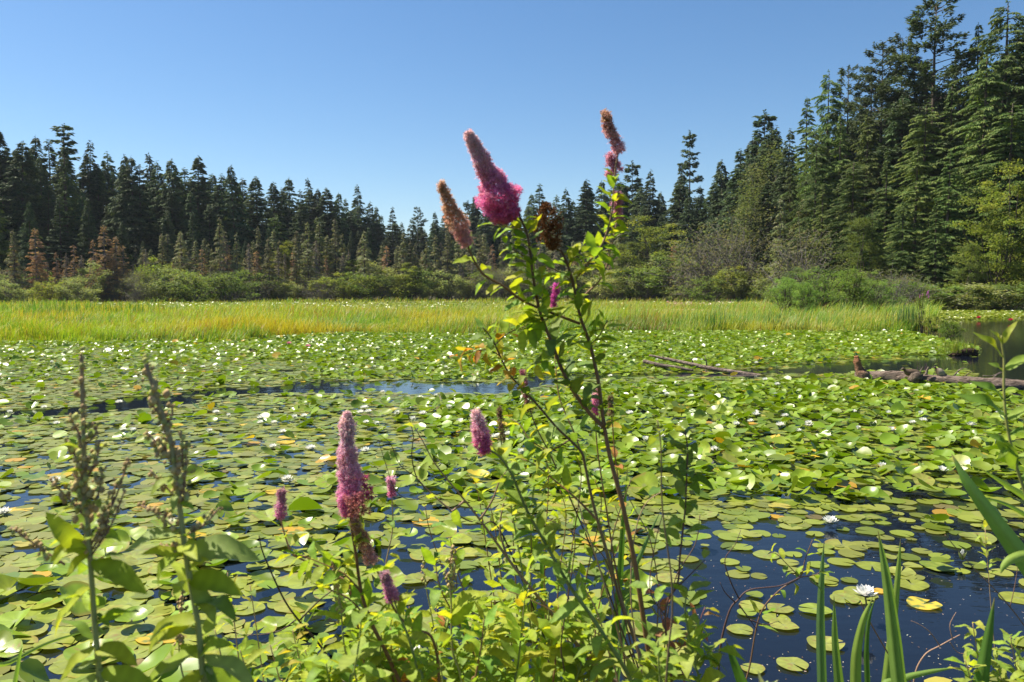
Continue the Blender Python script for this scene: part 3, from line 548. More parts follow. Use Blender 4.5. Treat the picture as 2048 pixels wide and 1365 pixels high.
for i in range(72):
    px = 20 + i * 21 + random.uniform(-14, 14); d = float(shore(px)) * random.uniform(.98, 1.01)
    tree(px, random.uniform(488, 550), d, GREYD[i % 2] if i % 3 else DEAD[2], 'dead_tree', 'pale bare little tree among the bushes of the far shore', 'dead tree', 'bare little trees among the far bushes', wid=random.uniform(1.0, 1.5), H0=12)
# the big bright bush on the marsh: five neighbouring bushes
GB = ((.18, .275, .075), (.225, .315, .09), (.155, .225, .07))
BB = [broad_meshes(seed=s, H=4, Wd=4.6, n=6500, ls=.17, lw=.36, cols=GB, clumps=80, stems=14, csz=.10, shell=.3, bark=M_BARK) for s in (101, 102)]
for i, (px, yt, d, w_, lb) in enumerate(((1575, 548, 62, .75, 'dark green leafy bush rising from the marsh, leftmost of the bright thicket'), (1640, 527, 66, 1.0, 'tallest bright green bush on the marsh before the right forest'), (1700, 532, 68, 1.0, 'bright green bush right of the tallest one on the marsh'), (1755, 552, 70, .9, 'lower olive-tinged bush at the right end of the bright thicket'), (1610, 560, 60, .8, 'low bright bush in front of the thicket on the marsh'))):
    tree(px, yt, d, BB[i % 2], 'bush', lb, 'bush', 'bright bushes on the marsh', wid=w_, H0=4, ground=.03)
# ------------------------------------------------------------------ water lily pads
def pad_template(seed, nr, na, kind):
    r_ = np.random.default_rng(seed); notch = r_.uniform(.06, .22); a = np.linspace(notch, 2 * np.pi - notch, na)
    rr = np.linspace(0, 1, nr + 1)[1:]
    ph = r_.uniform(0, 6.28, 4); edge = 1 + .035 * np.sin(3 * a + ph[0]) + .025 * np.sin(5 * a + ph[1])
    V = [(0, 0, 0)]
    cup = {'flat': .0, 'wave': .05, 'cup': .30, 'fold': .05, 'curl': .02}[kind]
    for r0 in rr:
        for k in range(na):
            x, y = r0 * edge[k] * math.cos(a[k]), r0 * edge[k] * math.sin(a[k])
            z = cup * r0 ** 2 + (.02 if kind == 'flat' else .06) * r0 ** 2 * math.sin(2 * a[k] + ph[2]) + .015 * r0 ** 2 * math.sin(5 * a[k] + ph[3])
            if kind == 'fold': z += .55 * max(0, y - .05) ** 1.3 + .12 * abs(y)
            if kind == 'curl': z += 1.2 * max(0, (x * math.cos(ph[0]) + y * math.sin(ph[0])) - .45) ** 1.4
            V.append((x, y, z))
    q = []; t = []
    for k in range(na - 1):
        t.append((0, 1 + k, 2 + k))
        for j in range(nr - 1):
            b = 1 + j * na; q.append((b + k, b + na + k, b + na + k + 1, b + k + 1))
    V = np.array(V)
    return V, np.array(q).reshape(-1, 4), np.array(t)
KINDS_ = ['flat', 'flat', 'wave', 'cup', 'fold', 'curl']
PADG0 = np.array([(.215, .275, .04), (.18, .255, .034), (.245, .29, .055), (.20, .27, .036), (.235, .28, .06), (.155, .23, .03)])
PADY = np.array([(.60, .44, .05), (.58, .36, .04), (.45, .40, .07)]); PADB = np.array([(.24, .19, .06), (.20, .17, .06)])
PADG = PADG0 * np.array([1.16, 1.08, 1.0])
CHY = [(-300, 838), (0, 826), (120, 822), (250, 812), (350, 803), (450, 786), (600, 778), (800, 776), (1000, 772), (1150, 762), (1300, 752), (1500, 744), (1700, 735), (1950, 728), (2400, 722)]
CHW = [(-300, 8), (0, 8), (250, 12), (420, 11), (600, 10), (800, 12), (1000, 12), (1080, 9), (1200, 4), (1350, 4), (1480, 9), (1700, 14), (1950, 17), (2020, 40), (2400, 60)]
def pad_density(px, py, x, d):
    n = snoise(x, d, .8, 20); n2 = snoise(x, d, 2.2, 21)
    den = np.full_like(px, .97)
    den = np.where((px < 850) & (py > 800), .93 + .28 * n, den)
    den = np.where((py > 1000) & (px < 560), .86 + .35 * n, den)
    s = np.clip((py - 1015 - 30 * n) / 120, 0, 1)
    mid = (px >= 560) & (px < 1350)
    den = np.where(mid & (py > 1015), (1 - s) * .95 + s * (.84 + .38 * n + .15 * n2 - .22 * (px > 1050)), den)
    yb = interp(px, [(1350, 1060), (1500, 1030), (1640, 1020), (1720, 985), (1800, 950), (2048, 930)])
    s = np.clip((py - yb - 12 * n2) / 30, 0, 1); low = np.clip((py - 1190) / 60, 0, 1)
    rt = (1 - s) * .97 + s * ((1 - low) * (.31 + .38 * n + .15 * n2 + .12 * (px > 1850)) + low * (.10 + .14 * n))
    den = np.where((px >= 1350) & (py > 930), rt, den)
    ch = np.abs(py - interp(px, CHY) - 4 * n) < interp(px, CHW) * (1 + .5 * n2)
    den = np.where(ch, .02, den)
    den = np.where((np.abs(py - 746 + .02 * (px - 400)) < 3.2 + 2 * n) & (px > 370) & (px < 590), .1, den)
    open_r = (px > 1955 + 10 * n2) & (py > 641) & (py < 790)
    den = np.where(open_r, .0, den)
    den = np.where((px > 1750) & (py < 716) & (py > 640) & (py < 640 + (px - 1750) * .235 + 12), .0, den)
    return np.clip(den, 0, 1)
# candidate grid over the visible pond
cs = .146
gx, gy = np.meshgrid(np.arange(-32, 32, cs), np.arange(4.1, 46, cs)); gx = gx.ravel(); gy = gy.ravel(); n = len(gx)
rng = np.random.default_rng(5)
gx = gx + U(-.5, .5, n) * cs; gy = gy + U(-.5, .5, n) * cs
px, py = proj(gx, gy, 0.0)
k = (px > -110) & (px < 2160) & (py < 1460); gx, gy, px, py = gx[k], gy[k], px[k], py[k]
dep = gy
k = (rng.random(len(gx)) < pad_density(px, py, gx, gy)) & ~((px < 1868) & (gy > front_d(px) + .15)) & ((gy < 40) | (px < 1868))
gx, gy, px, py = gx[k], gy[k], px[k], py[k]; n = len(gx)
rad = np.clip(rng.normal(.096, .022, n), .045, .16) * np.interp(gy, [4, 9, 30], [1.12, 1.05, 1.0])
lone = (px > 1350) & (py > 1040); rad[lone] *= U(.62, 1.0, lone.sum())
rn = snoise(gx, gy, .7, 30)
pr = np.where(px < 850, .16 + .1 * rn, np.where(py < 1000, .74 + .2 * rn, .10))
pr = np.where((px >= 600) & (px < 850) & (py < 1000), .3 + .2 * rn, pr)
pr = np.where(py < 722, np.where(px < 500, .4, .72) + .2 * rn, pr); pr = np.where(lone, .03, pr)
chd = (py - interp(px, CHY) > -interp(px, CHW)) & (py - interp(px, CHY) < interp(px, CHW) + 16)
pr = np.where(chd, .08, pr)
raised = rng.random(n) < pr
z = U(.004, .02, n); tilt = np.abs(rng.normal(0, 1.6, n)) * np.pi / 180
zr = U(.015, .11, n) * np.where(py < 722, 1.5, 1.0); z = np.where(raised, zr, z)
tilt = np.where(raised, np.abs(rng.normal(15, 14, n)) * np.pi / 180, tilt)
z = np.where(raised, np.maximum(z, rad * np.sin(tilt) * .9), z)
taz = U(0, 6.28, n); yaw = U(0, 6.28, n)
kid = np.where(raised, rng.choice([2, 3, 4, 5, 3, 2, 5], n), rng.choice([0, 1, 0, 1, 2], n))
kr = rng.random(n)
ymul = np.where(lone, .8, 1.0)
cls = np.where(kr < .035 * ymul, 1, np.where(kr < .047 * ymul, 2, 0)); cls = np.where(raised & (rng.random(n) < .7), 0, cls)
col = pick(PADG, n)
col = np.where(raised[:, None], col * np.array([.86, 1.05, .52]), col)
col = np.where((cls == 1)[:, None], pick(PADY, n), col); col = np.where((cls == 2)[:, None], pick(PADB, n), col)
dry = ((py > 760) & (px < 900) & ~raised)[:, None]; col = np.where(dry & (cls == 0)[:, None], col * np.array([1.05, .98, 1.1]), col)
col = col * U(.62, 1.12, n)[:, None]
def pad_frames(taz, tilt, yaw):
    up = np.stack([np.sin(tilt) * np.cos(taz), np.sin(tilt) * np.sin(taz), np.cos(tilt)], -1)
    d = np.stack([np.cos(yaw), np.sin(yaw), np.zeros_like(yaw)], -1)
    d = d - up * (d * up).sum(-1, keepdims=True)
    return frames(d, up)
Rm = pad_frames(taz, tilt, yaw); T = np.stack([gx, gy, z], -1)
area = rad ** 2 * 3.14 / gy ** 2 * np.abs((Rm[:, :, 2] * nrm(np.stack([gx, gy, z - CZ], -1))).sum(-1))
inside = (px > 5) & (px < 2043) & (py < 1350)
order = np.argsort(-np.where(inside, area, 0)); near = np.zeros(n, bool); near[order[:300]] = True
# --- all the smaller pads: one object
mb = MB()
for lod, (a, b_, nr, na) in enumerate(((0, 11, 3, 15), (11, 20, 2, 11), (20, 99, 2, 8))):
    for kk in range(6):
        for v_ in range(2 if lod else 3):
            s = (~near) & (gy >= a) & (gy < b_) & (kid == kk) & ((np.arange(n) % (2 if lod else 3)) == v_)
            if not s.any(): continue
            tv, q, t = pad_template(300 + kk * 10 + v_, nr, na, KINDS_[kk])
            mb.inst(tv, q, t, Rm[s], T[s], rad[s], col[s])
# far lily strips inside the marsh and the right-hand bay
rng = np.random.default_rng(6)
m_ = 26000; d = 1 / U(1 / 165, 1 / 70, m_); q_ = U(-60, 1870, m_); s = far_lily(q_, d); q_, d = q_[s], d[s]
m2 = 5200; d2 = U(63, 100, m2); q2 = U(1840, 2160, m2); s = (d2 < shore(q2) - 3) & (d2 > 64 + 4 * snoise(q2 * .02, d2 * .1, 1, 41) + np.clip(1900 - q2, 0, 60) * .1); q2, d2 = q2[s], d2[s]
q_ = np.concatenate([q_, q2]); d = np.concatenate([d, d2]); m_ = len(d)
fx_ = (q_ - CX) / F * d; til = np.abs(rng.normal(18, 16, m_)) * np.pi / 180
tv, q, t = pad_template(390, 1, 8, 'cup')
pinkish = ((q_ > 1330) & (q_ < 1545) & (rng.random(m_) < .25))[:, None]
fc = np.where(pinkish, np.array([.6, .35, .38]), pick(PADG, m_) * U(.8, 1.2, m_)[:, None])
wl = (rng.random(m_) < .02)[:, None]; fc = np.where(wl, np.array([.8, .8, .74]), fc)
mb.inst(tv, q, t, pad_frames(U(0, 6.28, m_), til, U(0, 6.28, m_)), np.stack([fx_, d, np.where(q_ < 1850, .22, .03) + U(.0, .15, m_)], -1), U(.1, .17, m_) * np.interp(d, [60, 160], [1.1, 1.7]), fc)
tag(mb.build('lily_pads', M_PAD), 'thousands of smaller green water lily pads covering the pond', 'lily pads', kind='stuff')
# --- the 300 largest: each one a thing
PADM = {}
def pad_mesh(kk, v_, c_):
    key = (kk, v_, c_)
    if key not in PADM:
        tv, q, t = pad_template(300 + kk * 10 + v_, 4, 37, KINDS_[kk])
        base = {0: PADG[v_ * 2 % 6], 1: PADY[v_], 2: PADB[v_ % 2]}[c_] * (np.array([.86, 1.05, .52]) if kk > 2 and c_ == 0 else 1)
        r0 = np.hypot(tv[:, 0], tv[:, 1]); an = np.arctan2(tv[:, 1], tv[:, 0])
        cc = np.tile(base, (len(tv), 1)); r_ = np.random.default_rng(kk * 7 + v_)
        sp_ = snoise(tv[:, 0] * 5, tv[:, 1] * 5, 1.0, kk * 3 + v_)[:, None]
        if c_ == 1: cc = np.where(sp_ > .35, np.array([.16, .20, .05]), cc)
        else: cc = cc * (1 + .12 * sp_) * (1 + .06 * np.sign(np.sin(an * 9.0)) * (r0 > .1))[:, None]
        if v_ == 2 and c_ == 0: cc = np.where(snoise(tv[:, 0] * 9, tv[:, 1] * 9, 1.0, kk + 40)[:, None] > .75, np.array([.26, .20, .06]), cc)
        if v_ == 1 and c_ == 0: cc = np.where((r0[:, None] > .9) & (np.sin(an * 2 + kk)[:, None] > .1), np.array([.30, .24, .05]), cc)
        cc = np.where(r0[:, None] < .05, np.array([.25, .28, .10]), cc)
        b2 = MB(); b2.add(tv, q, t, cc); me = b2.mesh('lily_pad', [M_PAD]); PADM[key] = me
    return PADM[key]
def pad_label(x, y, c_, up_, rd):
    colr = {0: 'green', 1: 'yellow-orange', 2: 'brown'}[c_]
    form = 'upturned' if up_ else 'flat'
    if x > 1850: where = 'beside the leaning iris blade'
    elif x > 1600: where = 'behind the upright iris blades'
    elif x > 1350: where = 'left of the iris blades'
    elif x > 1150: where = 'behind the thick brown stem'
    elif x > 900: where = 'behind the leafy middle stems'
    elif x > 720: where = 'right of the tall pink flower spike'
    elif x > 520: where = 'left of the tall pink flower spike'
    elif x > 300: where = 'behind the second brown seed stalk'
    elif x > 120: where = 'behind the leftmost brown seed stalk'
    else: where = 'at the left edge of the pond'
    dist = 'nearest the bank' if y > 1240 else 'in the near pond' if y > 1120 else 'farther out'
    size = 'large' if rd > .115 else 'small' if rd < .085 else 'medium'
    return f"{size} {form} {colr} pad {where}, {dist}"
for i in np.nonzero(near)[0]:
    o = obj('lily_pad', pad_mesh(int(kid[i]), int(i % 3), int(cls[i])))
    M4 = Matrix.Translation(T[i]) @ Matrix(Rm[i].tolist()).to_4x4() @ Matrix.Diagonal((rad[i], rad[i], rad[i], 1))
    o.matrix_world = M4
    tag(o, pad_label(px[i], py[i], int(cls[i]), bool(raised[i]), rad[i]), 'lily pad', 'nearest lily pads on the pond')

# ------------------------------------------------------------------ white water lilies
def lily_meshes(seed, open_=1.0, white=(.82, .82, .78), detail=True):
    global rng
    rng = np.random.default_rng(seed); mb = MB(); st = MB()
    tv = np.array([(0, -.12, 0), (0, .12, 0), (.3, -.23, .05), (.3, 0, -.02), (.3, .23, .05), (.7, -.21, .12), (.7, 0, .05), (.7, .21, .12), (1, 0, .2)])
    q = np.array([(0, 3, 2, 2)])[:0]; t = np.array([(0, 3, 2), (0, 1, 3), (1, 4, 3), (2, 3, 6), (2, 6, 5), (3, 4, 7), (3, 7, 6), (5, 6, 8), (6, 7, 8)])
    for ring, (npet, el, ln) in enumerate(((8, 12, 1.0), (8, 32, .95), (7, 52, .82), (6, 70, .62))):
        a = np.arange(npet) * 6.283 / npet + ring * .4 + rng.normal(0, .08, npet); e = R(1) * (90 - (90 - el) * open_ + rng.normal(0, 4, npet))
        d = np.stack([np.cos(a) * np.cos(e), np.sin(a) * np.cos(e), np.sin(e)], -1); up_ = np.stack([-np.cos(a) * np.sin(e), -np.sin(a) * np.sin(e), np.cos(e)], -1)
        mb.inst(tv, None, t, frames(d, up_), d * .006 + np.array([0, 0, .015]), np.full(npet, ln * .072), vary(np.tile(white, (npet, 1)), npet, .04, .02))
    a = np.arange(5) * 1.2566; d = np.stack([np.cos(a), np.sin(a), a * 0 + (.1 if open_ > .6 else 1.5)], -1)
    mb.inst(tv, None, t, frames(d, np.tile([0, 0, 1.0], (5, 1))), d * .005 + np.array([0, 0, .008]), np.full(5, .068), np.tile([.20, .24, .08], (5, 1)))
    n = 40; a = U(0, 6.28, n); e = U(.7, 1.5, n); d = np.stack([np.cos(a) * np.cos(e), np.sin(a) * np.cos(e), np.sin(e)], -1)
    st.inst(np.array([(0, -.06, 0), (0, .06, 0), (1, 0, .0)]), None, [(0, 1, 2)], frames(d, np.cross(d, [0.3, .2, .9])), np.tile([0, 0, .03], (n, 1)), np.full(n, .03), np.tile([.75, .5, .04], (n, 1)))
    return [('petals', mb.mesh('petals', M_PETAL)), ('stamens', st.mesh('stamens', M_PETAL))]
LILY = [lily_meshes(401), lily_meshes(402, .9), lily_meshes(403, .62)]
BUD = lily_meshes(404, .12)[:1]; PINKL = lily_meshes(405, .9, (.75, .28, .40)); REDL = lily_meshes(406, .9, (.60, .03, .10))
NAMED = [(1730, 1192, 0, .30, 'open white water lily held above the water beside the upright iris blades', 0), (1660, 1046, 1, .05, 'white water lily alone on a pad at the edge of the open dark water', 0), (575, 963, 0, .03, 'white water lily between the seed stalks and the tall pink spike', 0), (6, 1027, 0, .03, 'white water lily cut by the left edge of the photo', 0),
         (1883, 942, 0, .05, 'white water lily left of the tip of the long leaning iris blade', 0), (1989, 888, 0, .05, 'white water lily beside the willow shoot at the right edge', 0), (1945, 884, 1, .05, 'white water lily just left of the willow shoot', 0), (1924, 1121, 3, .04, 'closed white lily bud standing over pads beside the leaning iris blade', 1), (1196, 947, 0, .04, 'white water lily seen between the thick main stem and its neighbours', 0),
         (1248, 1090, 3, .03, 'pale lily bud behind the dark iris blade in the middle', 1), (1041, 1248, 3, .06, 'cream lily bud just right of the bright green iris blade', 1), (822, 1312, 1, .04, 'white water lily half hidden under the leaves at the bottom middle', 0), (840, 795, 1, .05, 'white water lily just below the blue channel left of the magenta stem', 0), (621, 897, 0, .03, 'white water lily left of the tall pink flower spike', 0), (730, 902, 1, .04, 'white water lily just right of the tall pink flower spike', 0),
         (920, 842, 0, .05, 'white water lily left of the small magenta spike', 0), (196, 1046, 1, .03, 'white water lily right of the leftmost seed stalk', 0), (110, 963, 1, .03, 'white water lily left of the leftmost seed stalk', 0), (1560, 850, 0, .08, 'large open white water lily in the upturned pads right of centre', 0), (1617, 850, 0, .08, 'open white water lily next right of the large open one', 0), (1320, 873, 0, .05, 'white water lily with visible yellow centre right of the thick stem', 0),
         (1429, 900, 0, .07, 'white water lily among upturned pads above the right stem leaves', 0), (1782, 860, 0, .08, 'white water lily below the middle of the fallen log', 0), (1763, 936, 2, .05, 'cream water lily among flat pads left of the leaning iris tip', 0), (1512, 829, 1, .1, 'yellowish white water lily raised among the dense upturned pads', 0), (1942, 849, 0, .08, 'white water lily left of the willow shoot below the log', 0), (1987, 887, 1, .08, 'white lily under the willow leaves', 0)]
FAR = [(730, 818), (732, 848), (753, 852), (845, 831), (816, 820), (794, 830), (574, 962), (608, 836), (589, 840), (548, 848), (520, 849), (871, 795), (765, 786), (726, 819), (20, 830), (113, 850), (246, 863), (266, 867), (238, 808), (88, 818), (419, 868), (432, 828), (359, 783), (457, 836), (1511, 828), (1380, 795), (1333, 794), (1122, 825), (1220, 755), (1332, 793), (1383, 795), (1472, 852), (1462, 866),
       (1530, 762), (1554, 772), (1550, 795), (1490, 719), (1436, 734), (1403, 723), (1340, 702), (1677, 706), (1334, 690), (1833, 785), (1998, 829), (1553, 774), (1617, 849)]
rng = np.random.default_rng(8)
for x, y, v_, zz, lb, bud in NAMED:
    p = W(x, y + 4, zz * .6); kind = BUD if v_ == 3 else LILY[v_]
    t_ = put('lily_bud' if bud else 'water_lily', kind, (p[0], p[1], zz * .6), lb, 'flower', 'white water lilies', rz=float(U(0, 6)), sc=(1.12,) * 3 if not bud else (1, 1, 1.15))
    if zz > .2:
        sb = MB(); tube(sb, smooth_path([(0, 0, .01), (-.01, 0, -.06), (.0, .02, -.3)], 4), .005, 6, (.3, .2, .08)); sb.build('stalk', M_STEM, t_)
for i in range(len(FAR) + 45):
    if i < len(FAR): x, y = FAR[i]
    else:
        y = 690 + 240 * float(rng.random()) ** 1.5; x = float(U(0, 2040))
        if abs(y - float(interp(x, CHY))) < float(interp(x, CHW)) + 3 or (x > 1700 and y < 790): y += 60
    zz = float(U(.05, .16)); p = W(x, y, zz)
    if x < 1868 and p[1] > float(front_d(x)) - .2: continue
    where = 'beyond the channel' if y < float(interp(x, CHY)) else 'before the channel'
    side = 'in the left part of the pond' if x < 700 else 'behind the leafy middle stems' if x < 1300 else 'on the upturned pads of the right part'
    put('water_lily', LILY[i % 3], (p[0], p[1], zz), f'small white lily among pads {where}, {side}', 'flower', f'small white water lilies {where}, {side}', rz=float(U(0, 6)), sc=(float(U(.8, 1.2)),) * 3)
for x, y, k_, lb in ((578, 690, PINKL, 'left one of two pink water lilies near the far edge of the pads'), (616, 696, PINKL, 'right one of two pink water lilies near the far edge of the pads'), (1957, 638, REDL, 'left one of two crimson water lilies at the far edge of the open water'), (2021, 643, REDL, 'right one of two crimson water lilies at the far edge of the open water')):
    p = W(x, y, .12); put('water_lily', k_, (p[0], p[1], .12), lb, 'flower', None, sc=(1.8,) * 3 if y > 680 else (3.0,) * 3)
# bits of petals and straw floating on the open water
rng = np.random.default_rng(9); n = 380
x = U(1330, 2060, n); y = U(1080, 1400, n); T = np.array([W(a, b_, .004) for a, b_ in zip(x, y)]); a = U(0, 6.28, n)
mb = MB(); mb.inst(np.array([(0, -.2, 0), (0, .2, 0), (1, .15, .0), (1, -.15, 0)]), [(0, 3, 2, 1)], None, frames(np.stack([np.cos(a), np.sin(a), 0 * a], -1), np.tile([0, 0, 1.], (n, 1))), T, U(.004, .014, n), vary(pick([(.5, .42, .28), (.6, .55, .45), (.25, .15, .07)], n), n))
tag(mb.build('floating_debris', M_SEED), 'tiny specks of straw and petals floating on the dark water', 'debris', kind='stuff')

# ------------------------------------------------------------------ fallen log, branches, ducks
def roughen(mb, amp, f, seed):
    r_ = np.random.default_rng(seed)
    for v in mb.v:
        nz = snoise(v[:, 0] * f + v[:, 2] * f * 2, v[:, 1] * f * 3 + v[:, 2] * f, 1.0, seed)
        v += (nz * amp)[:, None] * nrm(np.stack([v[:, 0] * 0, -np.ones(len(v)), np.ones(len(v)) * .7], -1)) + r_.normal(0, amp * .25, v.shape)
a = P(1711, 757, 19.7); b_ = P(1790, 756, 19.3); c_ = P(1880, 763, 18.8); e = P(2050, 773, 18.0); f_ = P(2400, 795, 17.0)
mb = MB(); pts = smooth_path([a, b_, c_, e, f_], 18); tube(mb, pts, [.15, .165, .14, .15, .13, .11], 18, (.78, .70, .66)); roughen(mb, .03, 4.5, 3)
log = thing('fallen_log', a * 1.0, 'weathered grey fallen log lying in the pads at the right with two ducks on it', 'log')
def rel(mb, o):
    for i in range(len(mb.v)): mb.v[i] = mb.v[i] - np.array(o)
    return mb
rel(mb, a).build('trunk', M_LOG, log)
mb = MB(); tube(mb, smooth_path([P(1732, 760, 19.55), P(1721, 744, 19.6), P(1715, 728, 19.62), P(1713, 712, 19.65)], 6), [.17, .145, .09, .085, .05], 14, [(.8, .7, .62), (1.0, .64, .46), (1.3, .66, .36)]); roughen(mb, .024, 14, 4)
rel(mb, a).build('root_stub', M_LOG, log)
for pl, r0 in (([(1840, 748, 18.9), (1842, 741, 18.9), (1846, 734, 18.9)], .022), ([(1852, 750, 18.8), (1854, 742, 18.8), (1857, 734, 18.8)], .035), ([(1908, 752, 18.9), (1917, 742, 18.9), (1926, 737, 18.9), (1936, 736, 18.9)], .02), ([(1928, 756, 18.7), (1936, 748, 18.7), (1948, 742, 18.7)], .014), ([(1982, 760, 18.9), (1994, 750, 18.9), (2006, 744, 19)], .018), ([(1966, 752, 19.3), (1985, 752, 19.3), (2002, 744, 19.3)], .016)):
    mb = MB(); tube(mb, smooth_path([P(*q) for q in pl], 4), [r0, r0 * .4], 6, (.85, .8, .75)); rel(mb, a).build('branch_stub', M_LOG, log)
mb = MB(); tube(mb, smooth_path([P(1826, 764, 18.75), P(1834, 752, 18.7), P(1838, 745, 18.72)], 5), [.14, .13, .04], 10, (.55, .5, .45)); roughen(mb, .02, 7, 5); rel(mb, a).build('knot', M_LOG, log)

o_ = P(1400, 735, 22.3)
br = thing('fallen_branch', o_, 'long thin bare fallen branch slanting into the channel left of the log', 'branch')
mb = MB(); tube(mb, smooth_path([P(1299, 711, 23.2), P(1360, 724, 22.6), P(1420, 737, 22.0), P(1480, 747, 21.6), P(1525, 752, 21.3)], 8), [.03, .05, .06, .07, .04], 8, (.9, .82, .8)); roughen(mb, .006, 8, 6); rel(mb, o_).build('branch', M_LOG, br)
for pl, r0 in (([(1387, 731, 22.4), (1385, 722, 22.4), (1378, 716, 22.4)], .02), ([(1413, 736, 22.1), (1413, 722, 22.1), (1409, 712, 22.1)], .018), ([(1326, 716, 22.9), (1326, 708, 22.9)], .012), ([(1411, 736, 22.1), (1412, 747, 21.9)], .02)):
    mb = MB(); tube(mb, [P(*q) for q in pl], [r0, r0 * .5], 6, (.7, .65, .62)); rel(mb, o_).build('twig', M_LOG, br)
o_ = P(1335, 732, 22.4); br = thing('fallen_branch', o_, 'shorter thick bare branch lying below the long slanting branch', 'branch')
mb = MB(); tube(mb, smooth_path([P(1287, 723, 22.7), P(1320, 731, 22.4), P(1355, 736, 22.2), P(1386, 741, 22.0)], 8), [.055, .06, .05, .03], 8, (.85, .78, .75)); roughen(mb, .006, 8, 7); rel(mb, o_).build('branch', M_LOG, br)

def duck(name, ring, lb, loc, rz, sc):
    """one continuous body: rings (x, z, half width, half height, colour)"""
    mb = MB(); na = 14; rows = []; cc = []
    ring = np.array([list(r_[:4]) + list(r_[4]) for r_ in ring]); n_ = 40
    tt = np.linspace(0, len(ring) - 1, n_); ring = np.array([np.interp(tt, np.arange(len(ring)), ring[:, k]) for k in range(7)]).T
    for x, z_, w_, h_, r0, g0, b0 in ring:
        an = np.arange(na) * 6.283 / na
        rows.append(np.stack([np.full(na, x), w_ * np.cos(an), z_ + h_ * np.sin(an)], -1)); mot = rng.normal(1, .18, na)[:, None]
        cc.append(np.array([r0, g0, b0]) * mot * (1 + .25 * (np.sin(an) < -.2))[:, None])
    v = np.concatenate(rows); i = np.arange(n_ - 1)[:, None] * na; j = np.arange(na)[None]; k = (j + 1) % na
    mb.add(v, np.stack([i + j, i + na + j, i + na + k, i + k], -1).reshape(-1, 4), None, np.concatenate(cc))
    t_ = thing(name, loc, lb, 'duck', None, rz, (sc,) * 3); mb.build('body', M_DUCK, t_)
    eb = MB(); iv, it = ico(1)
    hx, hz, hw = ring[-11][0], ring[-11][1], ring[-11][2]
    for s in (-1, 1): eb.add(iv * .006 + np.array([hx, s * hw * .93, hz + .008]), None, it, (.01, .01, .01))
    eb.build('eyes', M_DUCK, t_)
    fb = MB()
    for s in (-1, 1): tube(fb, [(-.02, s * .03, .05), (-.02, s * .03, .01), (-.05, s * .035, .0)], [.008, .006, .012], 5, (.5, .22, .05))
    fb.build('feet', M_DUCK, t_)
BR = (.10, .07, .045); BD = (.055, .04, .03); GY = (.24, .20, .15); BL = (.08, .07, .05)
lying = [(.24, .10, .005, .004, BD), (.20, .10, .04, .015, BD), (.12, .10, .085, .055, BR), (.02, .095, .10, .075, BR), (-.08, .095, .09, .075, BR), (-.14, .11, .065, .06, BR), (-.165, .14, .04, .042, BR), (-.175, .165, .034, .036, BD), (-.20, .175, .034, .032, BD), (-.225, .172, .026, .022, BR), (-.245, .162, .014, .009, BL), (-.275, .156, .013, .005, BL), (-.285, .155, .003, .002, BL)]
sit = [(.15, .07, .005, .004, BD), (.12, .09, .035, .02, BD), (.07, .12, .075, .07, GY), (.01, .135, .09, .10, GY), (-.05, .145, .082, .10, GY), (-.085, .18, .055, .07, BR), (-.095, .22, .036, .045, BR), (-.10, .245, .034, .036, BD), (-.12, .252, .034, .032, BD), (-.142, .248, .025, .022, BD), (-.16, .24, .014, .009, BL), (-.19, .235, .013, .005, BL), (-.2, .234, .003, .002, BL)]
p = P(1823, 751.5, 18.95); duck('duck', lying, 'dark brown duck lying flat along the log, facing left', (p[0], p[1], p[2] - .03), R(8), 1.1)
p = P(1880, 756, 18.8); duck('duck', sit, 'hunched grey-brown duck sitting upright on the log', (p[0], p[1], p[2] - .01), R(-12), 1.0)

# old stump, cattails, loosestrife and leafy weeds at the end of the marsh
rng = np.random.default_rng(15)
o_ = W(1930, 712, 0); t_ = thing('sunken_stump', o_, 'dark rotten stump at the tip of the lily bed, grown with grass', 'stump')
mb = MB(); tube(mb, smooth_path([(-.55, .1, -.06), (-.2, 0, .05), (.15, 0, .10), (.40, 0, .07)], 7), [.08, .14, .17, .13], 12, (.26, .20, .16)); roughen(mb, .045, 8, 9); mb.build('wood', M_LOG, t_)
n = 160; a = U(0, 6.28, n); h = U(.25, .6, n); gm = MB(); gm.inst(tv := np.array([(0, -.5, 0), (0, .5, 0), (.25, -.4, .45), (.25, .4, .45), (.75, -.25, .85), (.75, .25, .85), (1.45, 0, 1.02)], float), [(0, 1, 3, 2), (2, 3, 5, 4)], [(4, 5, 6)],
    np.stack([np.stack([np.cos(a), np.sin(a), 0 * a], -1), np.stack([-np.sin(a), np.cos(a), 0 * a], -1), np.tile([0, 0, 1.], (n, 1))], -1), np.stack([rng.normal(-.4, .38, n), rng.normal(0, .12, n), np.full(n, .12)], -1), np.stack([h * .35, np.full(n, .014), h], -1), vary(pick([(.2, .28, .05), (.28, .3, .06)], n), n))
gm.build('grass_tuft', M_GRASS, t_)
def tuft(name, x, d, n, hgt, wd, spread, cols, lb, cat, z=.02, lean=.2):
    a = U(0, 6.28, n); h = hgt * U(.6, 1.1, n); m_ = MB()
    m_.inst(tv, [(0, 1, 3, 2), (2, 3, 5, 4)], [(4, 5, 6)], np.stack([np.stack([np.cos(a), np.sin(a), 0 * a], -1), np.stack([-np.sin(a), np.cos(a), 0 * a], -1), np.tile([0, 0, 1.], (n, 1))], -1),
            np.stack([rng.normal(0, spread, n), rng.normal(0, spread * .6, n), 0 * a], -1), np.stack([h * lean * U(.3, 1.3, n), np.full(n, wd), h], -1), vary(pick(cols, n), n))
    t_ = thing(name, ((x - CX) / F * d, d, z), lb, cat); m_.build('leaves', M_GRASS, t_)
